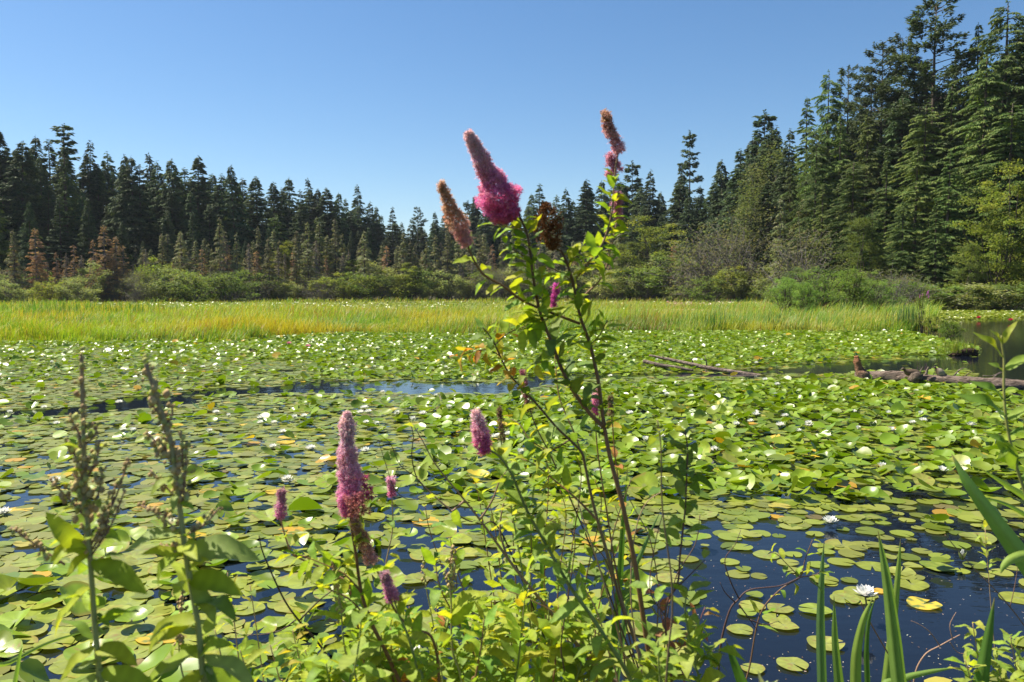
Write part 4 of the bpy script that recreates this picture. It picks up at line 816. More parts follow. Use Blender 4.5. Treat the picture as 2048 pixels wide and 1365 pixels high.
tuft('cattail_clump', 1812, 45.0, 150, 1.55, .035, .42, [(.10, .19, .07), (.13, .22, .09)], 'tall blue-green cattail clump at the end of the marsh grass', 'cattails', lean=.12)
tuft('cattail_clump', 1420, 44.5, 60, 1.2, .03, .4, [(.09, .18, .05)], 'small dark green reed clump at the front of the marsh right of centre', 'reeds', lean=.15)
tuft('cattail_clump', 1555, 44.3, 50, 1.1, .03, .3, [(.11, .20, .07)], 'narrow blue-green reed tuft below the bright bushes', 'reeds', lean=.15)
tuft('cattail_clump', 90, 62, 420, 1.6, .05, 3.5, [(.10, .22, .035), (.13, .25, .04)], 'dark green tall reed bed at the left behind the yellow grass', 'reeds', lean=.15)
tuft('cattail_clump', 250, 66, 260, 1.4, .05, 2.6, [(.10, .22, .035), (.13, .25, .04)], 'smaller dark green reed bed right of the leftmost one', 'reeds', lean=.15)
for x, d, h, w_, lb in ((1845, 43.5, 2.0, .9, 'tall pale green weed with purple flower tips beside the open water'), (1868, 41, 1.0, .8, 'low light green weed standing in the water at the marsh end'), (1905, 36, .9, .9, 'leafy weed between the marsh end and the rotten stump')):
    tk, cr = broadleaf(int(x), H=h, Wd=w_, n=1500, ls=.075, cols=((.16, .21, .04), (.13, .19, .035)), clumps=36, stems=6, stem_r=.012, csz=.14)
    t_ = thing('marsh_weed', ((x - CX) / F * d, d, 0), lb, 'plant'); tk.build('stems', M_BARK, t_); cr.build('foliage', M_LEAFFAR, t_, smooth=False)
    if h > 1.5:
        fl = MB(); iv, it = ico(1)
        for q in range(5):
            b0 = np.array([U(-.3, .4), U(-.1, .1), h * U(.92, 1.08)])
            for s in np.linspace(0, .22, 8): fl.add(iv * .022 + b0 + np.array([s * .2, 0, s]), None, it, (.45, .12, .38))
        fl.build('flower_tips', M_SEED, t_)
# ------------------------------------------------------------------ foreground plants on the bank
def leaf_template(seed, ns=11, wmax=.21, fold=.35, curl=.25, tip=.75, tooth=.0, twist=.15):
    r_ = np.random.default_rng(seed); s = np.linspace(0, 1, ns)
    w = wmax * np.sin(np.pi * np.clip(s, 0, 1) ** tip) ** .75; w[0] = .012; w[-1] = .004
    V = []
    for i, (a, b) in enumerate(zip(s, w)):
        th = curl * a * a; cx = a if curl == 0 else math.sin(curl * 2 * a) / (curl * 2); cz = -(1 - math.cos(curl * 2 * a)) / (curl * 2) if curl else 0
        tw = twist * a * math.sin(seed); e = b * (1 + (tooth * (-1) ** i if .4 < a < .95 else 0))
        wave = .05 * math.sin(a * 9 + seed) * b / wmax
        for k, sgn in ((-1, -1), (0, 0), (1, 1)):
            y = sgn * e; z = cz + abs(sgn) * e * fold + (wave if sgn else 0) + y * tw
            V.append((cx, y, z))
    q = []
    for i in range(ns - 1):
        b = i * 3; q += [(b, b + 3, b + 4, b + 1), (b + 1, b + 4, b + 5, b + 2)]
    return np.array(V), np.array(q)
LT = [leaf_template(i, wmax=w_, fold=f, curl=c_, tip=t_, tooth=.06) for i, (w_, f, c_, t_) in enumerate(((.20, .3, .25, .8), (.23, .45, .5, .85), (.19, .2, -.15, .8), (.24, .55, .15, .9), (.21, .35, .8, .75), (.22, .15, .35, .95)))]
LW = [leaf_template(20 + i, wmax=w_, fold=f, curl=c_, tip=t_, tooth=.05) for i, (w_, f, c_, t_) in enumerate(((.17, .3, .45, .8), (.20, .4, .7, .75), (.16, .2, .3, .85)))]
LN = [leaf_template(40 + i, wmax=w_, fold=.35, curl=c_, tip=.7) for i, (w_, c_) in enumerate(((.11, .3), (.13, .5), (.10, .1)))]
def add_leaves(mb, T, d, up, Lg, col, tmpl):
    n = len(T); ki = rng.integers(0, len(tmpl), n)
    Rm = frames(d, up)
    for k in range(len(tmpl)):
        s = ki == k
        if s.any():
            m3 = len(tmpl[k][0]) // 3; tc_ = np.array([(.96 + .07 * (-1) ** i_) * (1.22 if j_ == 1 else 1) for i_ in range(m3) for j_ in range(3)])[:, None] * np.ones(3)
            mb.inst(tmpl[k][0], tmpl[k][1], None, Rm[s], T[s], Lg[s], col[s], tcol=tc_)
LC = np.array([(.275, .38, .038), (.32, .40, .042), (.22, .35, .042), (.17, .29, .047), (.37, .41, .05)])
LCD = np.array([(.13, .21, .05), (.17, .25, .055), (.21, .28, .055)])
LCO = np.array([(.44, .25, .05), (.42, .32, .05), (.36, .33, .05), (.36, .18, .05)])
LCR = np.array([(.40, .16, .10), (.36, .2, .09), (.22, .28, .06), (.2, .27, .06)])
LCG = np.array([(.21, .32, .06), (.26, .36, .065), (.30, .38, .07)])
SUNV = np.array([sx, sy, sz])
def path_at(p, t):
    s = np.concatenate([[0], np.cumsum(np.linalg.norm(np.diff(p, axis=0), axis=1))]); s /= s[-1]
    q = np.stack([np.interp(t, s, p[:, k]) for k in range(3)], -1); e = 1e-3
    q2 = np.stack([np.interp(np.clip(t + e, 0, 1), s, p[:, k]) for k in range(3)], -1); q1 = np.stack([np.interp(np.clip(t - e, 0, 1), s, p[:, k]) for k in range(3)], -1)
    return q, nrm(q2 - q1)
def leaves_on(mb, path, t0, t1, n, L_=.06, cols=LC, tmpl=LT, ang=(.6, 1.25), taper=.75, wts=None, droop=.25):
    if n < 1: return
    t = np.clip(np.linspace(t0, t1, n) + rng.normal(0, .3 * abs(t1 - t0) / max(n, 1), n), min(t0, t1), max(t0, t1))
    q, T = path_at(path, t)
    az = np.arange(n) * 2.4 + rng.normal(0, .5, n) + rng.uniform(0, 6)
    e1 = nrm(np.cross(T, np.array([.1, .9, .35]))); e2 = np.cross(T, e1)
    rad = e1 * np.cos(az)[:, None] + e2 * np.sin(az)[:, None]
    a = U(ang[0], ang[1], n)[:, None]
    d = T * np.cos(a) + rad * np.sin(a); d[:, 2] -= droop * U(0, 1.2, n)
    up = np.array([0, 0, 1.0]) + rng.normal(0, .38, (n, 3)) + .35 * SUNV + T * .3
    Lg = L_ * U(.65, 1.2, n) * (1 - (1 - taper) * np.clip((t - t0) / max(t1 - t0, 1e-6), 0, 1))
    add_leaves(mb, q + rad * .004, d, up, Lg, vary(pick(cols, n, wts), n, .14, .08), tmpl)
def spike(mb, a, b, r0, r1, cols, n=None, clump=.005, fuzz=.0055, prof=None, loose=0.0, bumpy=.36):
    """fluffy panicle from a (base) to b (tip): clumps of tiny florets with long stamens"""
    a, b = np.array(a, float), np.array(b, float); ax = b - a; Ln = np.linalg.norm(ax); ax = ax / Ln
    e1 = nrm(np.cross(ax, [.2, 1, .1])); e2 = np.cross(ax, e1)
    n = n or int(Ln * (r0 + r1) / 2 * 6.28 / (clump * clump * 1.3))
    s = U(0, 1, n); pr = prof(s) if prof else r0 + (r1 - r0) * s
    th = U(0, 6.283, n); lump = 1 + bumpy * snoise(th * 1.0, s * Ln * 90, 1.0, int(Ln * 1e4) % 97)
    rr = pr * lump * np.sqrt(U(.12, 1, n)) * (1 + loose * (1 - s) * U(0, 1, n))
    c = a + ax * (s * Ln)[:, None] + (e1 * np.cos(th)[:, None] + e2 * np.sin(th)[:, None]) * rr[:, None]
    cols = np.asarray(cols, float); col = np.stack([np.interp(s + rng.normal(0, .06, n), np.linspace(0, 1, len(cols)), cols[:, k]) for k in range(3)], -1)
    col = vary(col, n, .24, .07)
    out = nrm(c - (a + ax * (s * Ln)[:, None])); m_ = 9
    ci = np.repeat(np.arange(n), m_); N_ = len(ci)
    T = c[ci] + rng.normal(0, clump * .45, (N_, 3))
    cv = vary(col[ci], N_, .22, .10)
    fl = np.array([(-.5, -.5, 0), (.5, -.5, .15), (.5, .5, 0), (-.5, .5, .15)])
    mb.inst(fl, [(0, 1, 2, 3)], None, rand_frames(N_), T, U(.0016, .0032, N_), cv)
    m_ = 8; ci = np.repeat(np.arange(n), m_); N_ = len(ci)
    d = nrm(out[ci] + rng.normal(0, .75, (N_, 3)))
    T = c[ci] + rng.normal(0, clump * .35, (N_, 3))
    mb.inst(np.array([(0, -.055, 0), (0, .055, 0), (1, .04, 0), (1, -.04, 0)]), [(0, 1, 2, 3)], None, frames(d, rng.normal(0, 1, (N_, 3))), T, fuzz * U(.5, 1.2, N_), np.clip(vary(col[ci], N_, .2, .08) * 1.25, 0, .95))
PK = [(.72, .25, .42), (.78, .37, .50), (.82, .50, .56), (.82, .58, .58), (.76, .56, .53)]
PKD = [(.60, .15, .30), (.74, .22, .42), (.80, .40, .50), (.82, .55, .55), (.80, .58, .54)]
ORB = [(.74, .42, .40), (.64, .40, .30), (.58, .37, .22), (.60, .40, .22), (.62, .44, .27)]
PBR = [(.76, .44, .45), (.70, .42, .40), (.64, .40, .34), (.58, .37, .26), (.56, .37, .21)]
DBR = [(.17, .075, .028), (.13, .055, .02), (.16, .07, .026)]
PPK = [(.62, .24, .40), (.62, .30, .42), (.60, .34, .42), (.5, .32, .32)]
TAN = [(.25, .20, .09), (.24, .17, .10), (.22, .16, .09)]
BRN = (.24, .125, .06); BRD = (.13, .075, .045); GST = (.24, .28, .08); TANST = (.40, .27, .15)

class Plant:
    """a stem-by-stem plant: parts stem, branch(es), foliage, flower spikes; coordinates given in photo pixels with a distance"""
    def __init__(s, name, label, cat, root, group=None):
        s.o = np.array(root, float); s.t = thing(name, s.o, label, cat, group); s.fol = MB(); s.parts = []
    def rel(s, mb):
        for v in mb.v: v -= s.o
        return mb
    def stem(s, pts, depth, r, col=BRN, root=False, part='branch', sides=7, n=7):
        d0, d1 = depth if isinstance(depth, tuple) else (depth, depth); k = len(pts)
        ds = np.linspace(d0, d1, k); p = [P(x, y, d) for (x, y), d in zip(pts, ds)]
        if root:
            f, g2 = p[0], p[1]; dz = f[2] - s.o[2]; p = [s.o.copy() + [0, 0, -.03], s.o * .55 + f * .45 + np.array([0, 0, 0])] + p
        pth = smooth_path(p, n); mb = MB()
        rr = np.interp(np.linspace(0, 1, len(pth)), [0, 1], r); tube(mb, pth, rr, sides, col)
        s.rel(mb).build(part, M_STEM, s.t)
        return smooth_path(p[2:] if root else p, n)
    def leaves(s, *a, **k): leaves_on(s.fol, *a, **k)
    def flower(s, a, b, d, r0, r1, cols, mat=None, part='flower_spike', **k):
        d0, d1 = d if isinstance(d, tuple) else (d, d)
        mb = MB(); spike(mb, P(*a, d0), P(*b, d1), r0, r1, cols, **k); s.rel(mb).build(part, mat or M_FLUFF, s.t, smooth=False)
    def done(s, name='foliage'):
        if s.fol.n: s.rel(s.fol).build(name, M_LEAF, s.t)
        return s.t
def root_at(x, y, d):
    """a point of the bank below the pixel"""
    p = P(x, y, d); return np.array([p[0], min(d, 3.3), float(bank(min(d, 3.3)))])
rng = np.random.default_rng(31)

# ---- main spirea: thick brown stem with the two tall arms
D1 = 1.62
pl = Plant('spirea_shrub', 'tall spirea with thick brown main stem, big magenta spike and tallest brown-tipped spike', 'flowering shrub', root_at(1320, 1600, D1))
main = pl.stem([(1312, 1420), (1292, 1275), (1270, 1130), (1245, 1010), (1220, 915), (1205, 830), (1196, 760), (1180, 690), (1160, 632), (1148, 575), (1135, 530), (1122, 500)], (D1, D1), (.0062, .0024), [BRN, BRN, (.12, .06, .03)], root=True, part='stem')
s2 = pl.stem([(1207, 855), (1175, 822), (1145, 780), (1122, 735), (1105, 690), (1085, 640), (1074, 600), (1065, 545), (1060, 500), (1053, 465), (1038, 430)], (D1, D1 - .04), (.0046, .0022), [BRN, (.13, .07, .035)])
b3 = pl.stem([(1160, 648), (1100, 625), (1060, 609), (1035, 595), (1005, 572), (969, 551), (950, 525), (942, 508), (934, 488)], (D1, D1 - .10), (.003, .0018), (.16, .09, .04))
b4 = pl.stem([(1146, 565), (1165, 540), (1186, 514), (1203, 490), (1213, 467), (1224, 424), (1228, 375), (1231, 335), (1237, 305)], (D1, D1 + .05), (.0028, .0016), (.22, .13, .06))
b5 = pl.stem([(1155, 606), (1175, 585), (1196, 565), (1210, 540), (1220, 505), (1231, 455), (1237, 430)], (D1, D1 + .08), (.0022, .0013), (.24, .14, .07))
for tw in ([(1148, 565), (1120, 545), (1098, 535), (1075, 530)], [(1052, 462), (1015, 455), (985, 450)], [(1082, 640), (1060, 655), (1040, 660)], [(1135, 530), (1150, 515), (1165, 510)], [(1062, 520), (1035, 505), (1010, 490)], [(1110, 700), (1090, 720), (1065, 730)], [(1180, 690), (1200, 670), (1215, 640)]):
    b_ = pl.stem(tw, (D1, D1 - .02), (.0016, .001), (.2, .16, .05), part='twig', sides=5, n=4); pl.leaves(b_, .2, 1, 7, L_=.052)
pl.leaves(main, .60, .80, 12, L_=.062, cols=LCD); pl.leaves(main, .78, .99, 34, L_=.058, taper=.65)
pl.leaves(s2, .08, .5, 20, L_=.066, cols=LCD); pl.leaves(s2, .5, .97, 50, L_=.061, taper=.65)
pl.leaves(b3, .15, .95, 16, L_=.062, taper=.6); pl.leaves(b4, .12, .84, 36, L_=.052, taper=.6); pl.leaves(b5, .2, .9, 17, L_=.05, taper=.7)
big = lambda s: np.interp(s, [0, .06, .18, .34, .48, .65, .85, 1], [.012, .034, .040, .035, .022, .0145, .010, .005])
pl.flower((1022, 440), (936, 266), (D1 - .04, D1 - .08), .03, .006, PKD, prof=big, n=2600, bumpy=.32)
mb = MB(); spike(mb, P(985, 425, D1 - .03), P(960, 375, D1 - .05), .010, .006, [(.5, .12, .2), (.55, .18, .26)], n=60, fuzz=.002); pl.rel(mb).build('flower_spike', M_FLUFF, pl.t, smooth=False)
pl.flower((936, 490), (880, 366), (D1 - .10, D1 - .13), .013, .0045, ORB, prof=lambda s: np.interp(s, [0, .1, .22, .3, .5, .7, 1], [.008, .014, .013, .017, .015, .011, .005]), n=480)
pl.flower((1238, 306), (1208, 224), (D1 + .05, D1 + .04), .011, .004, PBR, prof=lambda s: np.interp(s, [0, .15, .2, .5, .8, 1], [.012, .014, .009, .012, .009, .004]), n=330)
for a, b_, r_ in (((1236, 345), (1226, 318), .010), ((1224, 330), (1216, 308), .008), ((1231, 412), (1236, 385), .008), ((1236, 440), (1238, 398), .0085), ((1222, 352), (1216, 345), .006)):
    pl.flower(a, b_, D1 + .06, r_, r_ * .7, [(.6, .3, .36), (.58, .32, .36)], n=70)
pl.flower((1108, 498), (1090, 408), D1, .02, .010, DBR, prof=lambda s: np.interp(s, [0, .12, .3, .6, .85, 1], [.006, .018, .025, .023, .017, .005]), n=330, fuzz=.003, mat=M_SEED, part='dried_flower_head', clump=.006)
pl.flower((1106, 614), (1114, 570), D1 + .12, .007, .005, [(.55, .1, .36), (.6, .14, .4)], n=90)
pl.done()

# ---- second spirea: pale twiggy stem left of the main one, with the yellow-orange branch
D2 = 1.85
pl = Plant('spirea_shrub', 'twiggy spirea behind the thick main stem with a yellow and orange leaved branch', 'flowering shrub', root_at(1300, 1600, D2))
m2 = pl.stem([(1305, 1420), (1270, 1283), (1245, 1212), (1225, 1147), (1210, 1092), (1195, 1041), (1180, 981), (1170, 931), (1160, 901), (1114, 856), (1079, 815), (1049, 782), (1019, 749), (1000, 712), (985, 680), (965, 655)], (D2, D2 - .15), (.0052, .0014), [(.26, .18, .10), (.26, .18, .10), (.12, .07, .04), (.10, .06, .04)], root=True, part='stem')
b_ = pl.stem([(1000, 712), (975, 700), (940, 705), (915, 715)], (D2 - .14, D2 - .16), (.0014, .0009), BRD, part='twig'); pl.leaves(b_, .2, 1, 11, L_=.05, cols=LCO)
b_ = pl.stem([(990, 690), (1015, 668), (1045, 655), (1065, 650)], (D2 - .14, D2 - .1), (.0014, .0009), BRD, part='twig'); pl.leaves(b_, .1, 1, 9, L_=.05, cols=np.vstack([LCO, LC]))
pl.leaves(m2, .90, .995, 16, L_=.05, cols=np.vstack([LC, LCG]), taper=.8); pl.leaves(m2, .84, .92, 10, L_=.05, cols=LCO)
pl.leaves(m2, .60, .85, 9, L_=.06, cols=LCD)
t2 = pl.stem([(1195, 1041), (1155, 1000), (1110, 962), (1070, 930), (1035, 915)], (D2, D2 + .1), (.003, .001), BRN); pl.leaves(t2, .3, 1, 16, L_=.06)
t2 = pl.stem([(1170, 931), (1150, 870), (1120, 800), (1112, 740), (1108, 690)], (D2, D2 + .1), (.002, .001), BRN); pl.leaves(t2, .2, 1, 14, L_=.055, cols=LC)
t2 = pl.stem([(1140, 880), (1100, 900), (1060, 880), (1040, 850), (1020, 838)], (D2, D2 + .1), (.002, .001), BRD); pl.leaves(t2, .1, 1, 16, L_=.06, cols=LC)
pl.done()

# further upright stems in the middle thicket: (points bottom to top, depth, radius, colour, leaves, flower)
def stemplant(name, label, cat, pts, d, r, col, leaf=None, flower=None, twigs=(), group=None, lf=.06, rr=None):
    d0 = d if not isinstance(d, tuple) else d[0]; pts = list(pts)
    if pts[0][1] < 1395:   # continue out of the frame towards the bank
        x0, y0 = pts[0]; x1, y1 = pts[1]; k = (1420 - y0) / max(y0 - y1, 20); pts = [(x0 + np.clip((x0 - x1) * k, -80, 80), 1420)] + pts
    pl = Plant(name, label, cat, rr if rr is not None else root_at(pts[0][0], 1600, d0), group)
    m_ = pl.stem(pts, d, r, col, root=True, part='stem')
    for a in (leaf or []): pl.leaves(m_, *a[:3], **(a[3] if len(a) > 3 else {}))
    for tw, n_, kw in twigs:
        b_ = pl.stem(tw, d, (r[0] * .35 + .0004, .0008), kw.pop('col', col), part='twig', sides=5, n=4)
        if n_: pl.leaves(b_, .15, 1, n_, **kw)
    for f in (flower or []): pl.flower(*f[:6], **(f[6] if len(f) > 6 else {}))
    pl.done(); return pl
stemplant('spirea_plant', 'green leafy spirea stem curving up to a small magenta spike left of the main stem', 'flowering shrub',
          [(1275, 1420), (1260, 1358), (1215, 1282), (1175, 1222), (1139, 1172), (1099, 1102), (1054, 1021), (1024, 951), (1000, 915), (978, 900)], 1.45, (.0052, .0018), [GST, GST, (.2, .2, .07)],
          [(.12, .6, 20, dict(L_=.072, cols=LCG)), (.6, .97, 34, dict(L_=.062, cols=LCG, taper=.7))], [((972, 905), (951, 822), 1.45, .014, .006, PKD, dict(n=360, prof=lambda s: np.interp(s, [0, .2, .4, .8, 1], [.01, .017, .014, .010, .005])))])
stemplant('spirea_plant', 'spirea stem with the tall pink flower spike standing over the pads left of centre', 'flowering shrub',
          [(830, 1420), (800, 1365), (770, 1300), (740, 1240), (722, 1180), (712, 1110), (704, 1060), (698, 1000)], 1.5, (.0052, .0024), [BRN, (.17, .08, .04)],
          [(.15, .8, 24, dict(L_=.072, cols=LCG)), (.8, .9, 5, dict(L_=.05))],
          [((700, 1032), (694, 826), 1.5, .02, .007, PK, dict(n=1250, prof=lambda s: np.interp(s, [0, .1, .22, .45, .6, .8, .93, 1], [.013, .022, .023, .020, .0145, .0125, .009, .004]))), ((722, 1030), (712, 985), 1.47, .022, .016, [(.42, .2, .12), (.48, .2, .2)], dict(n=110, fuzz=.0015, clump=.004)),
           ((735, 1000), (728, 950), 1.52, .014, .008, [(.35, .08, .14), (.42, .1, .2)], dict(n=70, fuzz=.0015))],
          [([(742, 1245), (700, 1200), (660, 1180), (620, 1165)], 9, dict(L_=.06, cols=LC)), ([(722, 1185), (690, 1150), (650, 1130), (600, 1110)], 9, dict(L_=.06))])
stemplant('spirea_plant', 'spirea stem with a drooping tan flower spike just below the tall pink one', 'flowering shrub',
          [(880, 1420), (867, 1283), (827, 1259), (792, 1224), (763, 1160), (747, 1128)], 1.52, (.0036, .0018), BRN, [(.2, .95, 22, dict(L_=.062, cols=np.vstack([LC, LCG])))],
          [((746, 1124), (707, 1040), 1.5, .011, .006, ORB, dict(n=260, prof=lambda s: np.interp(s, [0, .15, .5, 1], [.014, .013, .010, .007])))])
stemplant('spirea_plant', 'leafy spirea stem with a short pale pink spike above the bottom middle foliage', 'flowering shrub',
          [(850, 1420), (832, 1330), (815, 1270), (800, 1235), (788, 1200)], 1.4, (.003, .0016), GST, [(.2, .95, 22, dict(L_=.06, cols=LC))], [((787, 1202), (768, 1146), 1.4, .010, .006, PPK, dict(n=180))])
stemplant('spirea_plant', 'leafy spirea stem with a small pale pink spike left of the tall pink one', 'flowering shrub',
          [(740, 1420), (700, 1180), (696, 1165), (640, 1135), (590, 1112), (576, 1090), (564, 1050), (561, 1035)], 1.6, (.003, .0014), (.34, .16, .1), [(.35, .97, 26, dict(L_=.058, cols=LC))], [((561, 1036), (563, 980), 1.6, .009, .006, PPK, dict(n=150))])
stemplant('spirea_plant', 'thin spirea stem with a tiny magenta spike right of the tall pink one', 'flowering shrub',
          [(790, 1420), (772, 1200), (772, 1130), (785, 1060), (784, 992)], 2.0, (.0026, .0014), TANST, [(.4, .95, 18, dict(L_=.055, cols=LC))], [((784, 992), (781, 954), 2.0, .010, .008, PK[:3], dict(n=140))])
stemplant('spirea_plant', 'dark thin spirea stem with a brownish pink spike beside the magenta stem', 'flowering shrub',
          [(1290, 1420), (1240, 1250), (1180, 1090), (1110, 930), (1075, 860), (1060, 820), (1050, 790)], 2.0, (.003, .0012), BRD, [(.3, .95, 24, dict(L_=.058, cols=LCD))], [((1058, 822), (1045, 742), 2.0, .010, .006, [(.22, .14, .08), (.36, .16, .16), (.5, .22, .26)], dict(n=170, fuzz=.003))])
stemplant('spirea_plant', 'spirea stem with a narrow magenta spike touching the thick main stem', 'flowering shrub',
          [(1300, 1420), (1240, 1180), (1210, 1000), (1195, 900), (1190, 826)], 1.9, (.003, .0014), BRN, [(.35, .97, 20, dict(L_=.055, cols=LC))], [((1189, 828), (1195, 774), 1.9, .009, .006, PKD, dict(n=150))])
stemplant('spirea_plant', 'thin stem with a dry brown seed head right of the thick main stem', 'flowering shrub',
          [(1320, 1420), (1270, 1150), (1235, 950), (1225, 850), (1222, 800)], 2.0, (.0026, .0012), BRN, [(.3, .85, 18, dict(L_=.055, cols=np.vstack([LC, LCO])))], [((1223, 832), (1220, 792), 2.0, .008, .005, TAN, dict(n=70, fuzz=.003), )])
stemplant('spirea_plant', 'stem with a greenish tan seed head right of the small magenta spike', 'flowering shrub',
          [(1080, 1420), (1050, 1180), (1020, 1000), (1005, 900), (1000, 870)], 1.8, (.003, .0014), GST, [(.3, .9, 30, dict(L_=.06, cols=LCG))], [((1004, 885), (999, 815), 1.8, .009, .004, TAN, dict(n=90, fuzz=.003, bumpy=.5))])
# long bare dark twigs
def twig(label, plist, d, r, col, leaves=0, lcols=LC, group=None, name='bare_twig', lf=.05):
    d0 = d if not isinstance(d, tuple) else d[0]; pts = list(plist[0])
    if pts[0][1] < 1395: x0, y0 = pts[0]; x1, y1 = pts[1]; k = (1420 - y0) / max(y0 - y1, 20); pts = [(x0 + np.clip((x0 - x1) * k, -120, 120), 1420)] + pts
    pl = Plant(name, label, 'twig', root_at(pts[0][0], 1600, d0), group); m_ = pl.stem(pts, d, r, col, root=True, part='stem')
    if leaves: pl.leaves(m_, .45, 1, leaves, cols=lcols, L_=lf)
    for b in plist[1:]:
        q = pl.stem(b, d, (r[0] * .55, .0007), col, part='branch', sides=5, n=5)
        if leaves: pl.leaves(q, .2, 1, max(2, leaves // 2), cols=lcols, L_=lf)
    pl.done()
twig('thick bare pale stem slanting down from the pads to the thick main stem base', [[(1250, 1420), (1200, 1340), (1130, 1262), (1088, 1208), (1048, 1160), (1014, 1115), (987, 1077), (960, 1040), (932, 1004), (896, 961), (868, 924), (845, 882), (828, 853)], [(928, 1003), (905, 1022), (896, 1016), (860, 985), (834, 956)], [(1014, 1115), (1000, 1060), (1010, 1000), (1030, 985)], [(960, 1040), (985, 1000), (1000, 960), (1015, 940)]], 1.75, (.0055, .0009), (.28, .18, .11), leaves=6, lcols=LCG)
twig('black thin twig arching left over the water from the middle thicket', [[(1010, 1080), (962, 1049), (933, 1040), (896, 1016), (860, 985), (834, 956), (824, 917), (825, 890), (827, 873), (822, 850), (816, 829)], [(834, 956), (800, 930), (782, 890), (760, 870)], [(862, 988), (820, 1000), (790, 980), (775, 940), (757, 882)]], 1.9, (.0022, .0009), (.05, .03, .025))
twig('dark twig rising over the water between the second seed stalk and the tall pink spike', [[(679, 1358), (645, 1298), (598, 1242), (568, 1199), (538, 1135), (524, 1100), (518, 1072)], [(598, 1242), (640, 1200), (676, 1170), (700, 1120)], [(592, 1240), (560, 1262), (520, 1270), (470, 1270)]], 1.75, (.0036, .0012), (.06, .035, .03))
for i, (pts, d, r0, c_) in enumerate((([(1270, 1420), (1240, 1280), (1200, 1140), (1170, 1050), (1155, 1000)], 1.7, .003, TANST), ([(1290, 1420), (1262, 1290), (1235, 1180), (1222, 1100), (1240, 1020), (1262, 960)], 1.8, .0028, (.16, .1, .06)), ([(1300, 1420), (1280, 1330), (1262, 1200), (1268, 1080), (1290, 1010), (1330, 980)], 1.75, .0025, TANST), ([(1310, 1420), (1312, 1300), (1316, 1180), (1300, 1080), (1270, 1020), (1252, 985)], 1.9, .0024, (.25, .15, .08)),
                                      ([(1240, 1420), (1216, 1300), (1190, 1215), (1150, 1150), (1120, 1120)], 1.6, .0026, TANST), ([(1300, 1420), (1285, 1360), (1240, 1300), (1180, 1260), (1120, 1240)], 1.7, .0022, (.4, .24, .12)), ([(1332, 1420), (1330, 1280), (1350, 1160), (1390, 1090), (1400, 1030)], 1.9, .0022, (.15, .09, .06)), ([(1130, 1420), (1128, 1340), (1122, 1290), (1135, 1200), (1150, 1090), (1140, 1060)], 1.55, .0022, BRD),
                                      ([(1180, 1420), (1170, 1300), (1130, 1240), (1060, 1200), (1010, 1180)], 1.6, .002, BRN), ([(1268, 1420), (1250, 1330), (1232, 1210), (1205, 1110), (1120, 1050), (1060, 1030)], 1.8, .0026, (.2, .12, .07)))):
    twig('bare brown twig rising in the tangle around the thick main stem', [pts], d, (r0, .001), c_, group='bare twigs around the thick main stem')
# right-hand leafy stems
stemplant('spirea_plant', 'thin dark stem with grey-green leaf tuft standing alone right of the thick main stem', 'shrub stem',
          [(1345, 1420), (1330, 1232), (1355, 1167), (1360, 1112), (1370, 1021), (1373, 961), (1375, 900), (1370, 862)], 1.5, (.0028, .0012), (.14, .07, .05), [(.62, .78, 9, dict(L_=.055, cols=LCG)), (.8, 1, 15, dict(L_=.06, cols=LCD, taper=.8))],
          twigs=[([(1330, 1232), (1300, 1180), (1310, 1090), (1325, 1030)], 7, dict(L_=.055, cols=LCG)), ([(1350, 1180), (1390, 1140), (1410, 1120)], 3, dict(L_=.04, cols=LCG))])
stemplant('spirea_plant', 'stem with blurred rounded leaves before the upturned pads right of centre', 'shrub stem', [(1330, 1420), (1345, 1200), (1325, 1020), (1322, 900), (1315, 840)], 1.25, (.002, .001), (.2, .14, .07), [(.75, 1, 8, dict(L_=.045, cols=LCD))])
stemplant('spirea_plant', 'leafy stem with red and bronze leaves over the dark water right of the thick stem', 'shrub stem', [(1370, 1420), (1360, 1330), (1335, 1270), (1322, 1230), (1318, 1170)], 1.6, (.0026, .0012), (.3, .12, .1), [(.35, 1, 20, dict(L_=.05, cols=LCR))], twigs=[([(1350, 1310), (1390, 1260), (1410, 1215)], 8, dict(L_=.045, cols=LCR)), ([(1345, 1300), (1380, 1290), (1430, 1300)], 6, dict(L_=.06, cols=LCG))])
stemplant('spirea_plant', 'leafy stem with broad green leaves right of the bronze one', 'shrub stem', [(1400, 1420), (1390, 1330), (1380, 1280), (1370, 1220), (1375, 1180)], 1.5, (.003, .0014), GST, [(.2, 1, 22, dict(L_=.068, cols=LCG))], twigs=[([(1390, 1330), (1420, 1300), (1450, 1310)], 7, dict(L_=.06, cols=LCG))])
twig('forked bare dark twig over the dark water left of the iris blades', [[(1437, 1400), (1440, 1300), (1458, 1225), (1476, 1200), (1500, 1180), (1560, 1172), (1600, 1155)], [(1478, 1198), (1460, 1160), (1450, 1120), (1470, 1090), (1482, 1060)], [(1478, 1210), (1500, 1240), (1515, 1262)], [(1500, 1240), (1530, 1250), (1555, 1243)], [(1470, 1205), (1450, 1185), (1440, 1165)]], 2.1, (.004, .0012), (.10, .055, .045))
twig('thin twig with small fresh leaves reaching right over the dark water', [[(1500, 1330), (1520, 1230), (1560, 1180), (1600, 1155), (1610, 1120), (1625, 1080)], [(1600, 1155), (1575, 1130), (1555, 1110), (1540, 1105)], [(1600, 1155), (1630, 1150), (1645, 1140)]], 2.2, (.003, .001), (.18, .1, .05), leaves=11, lcols=LC, lf=.05)
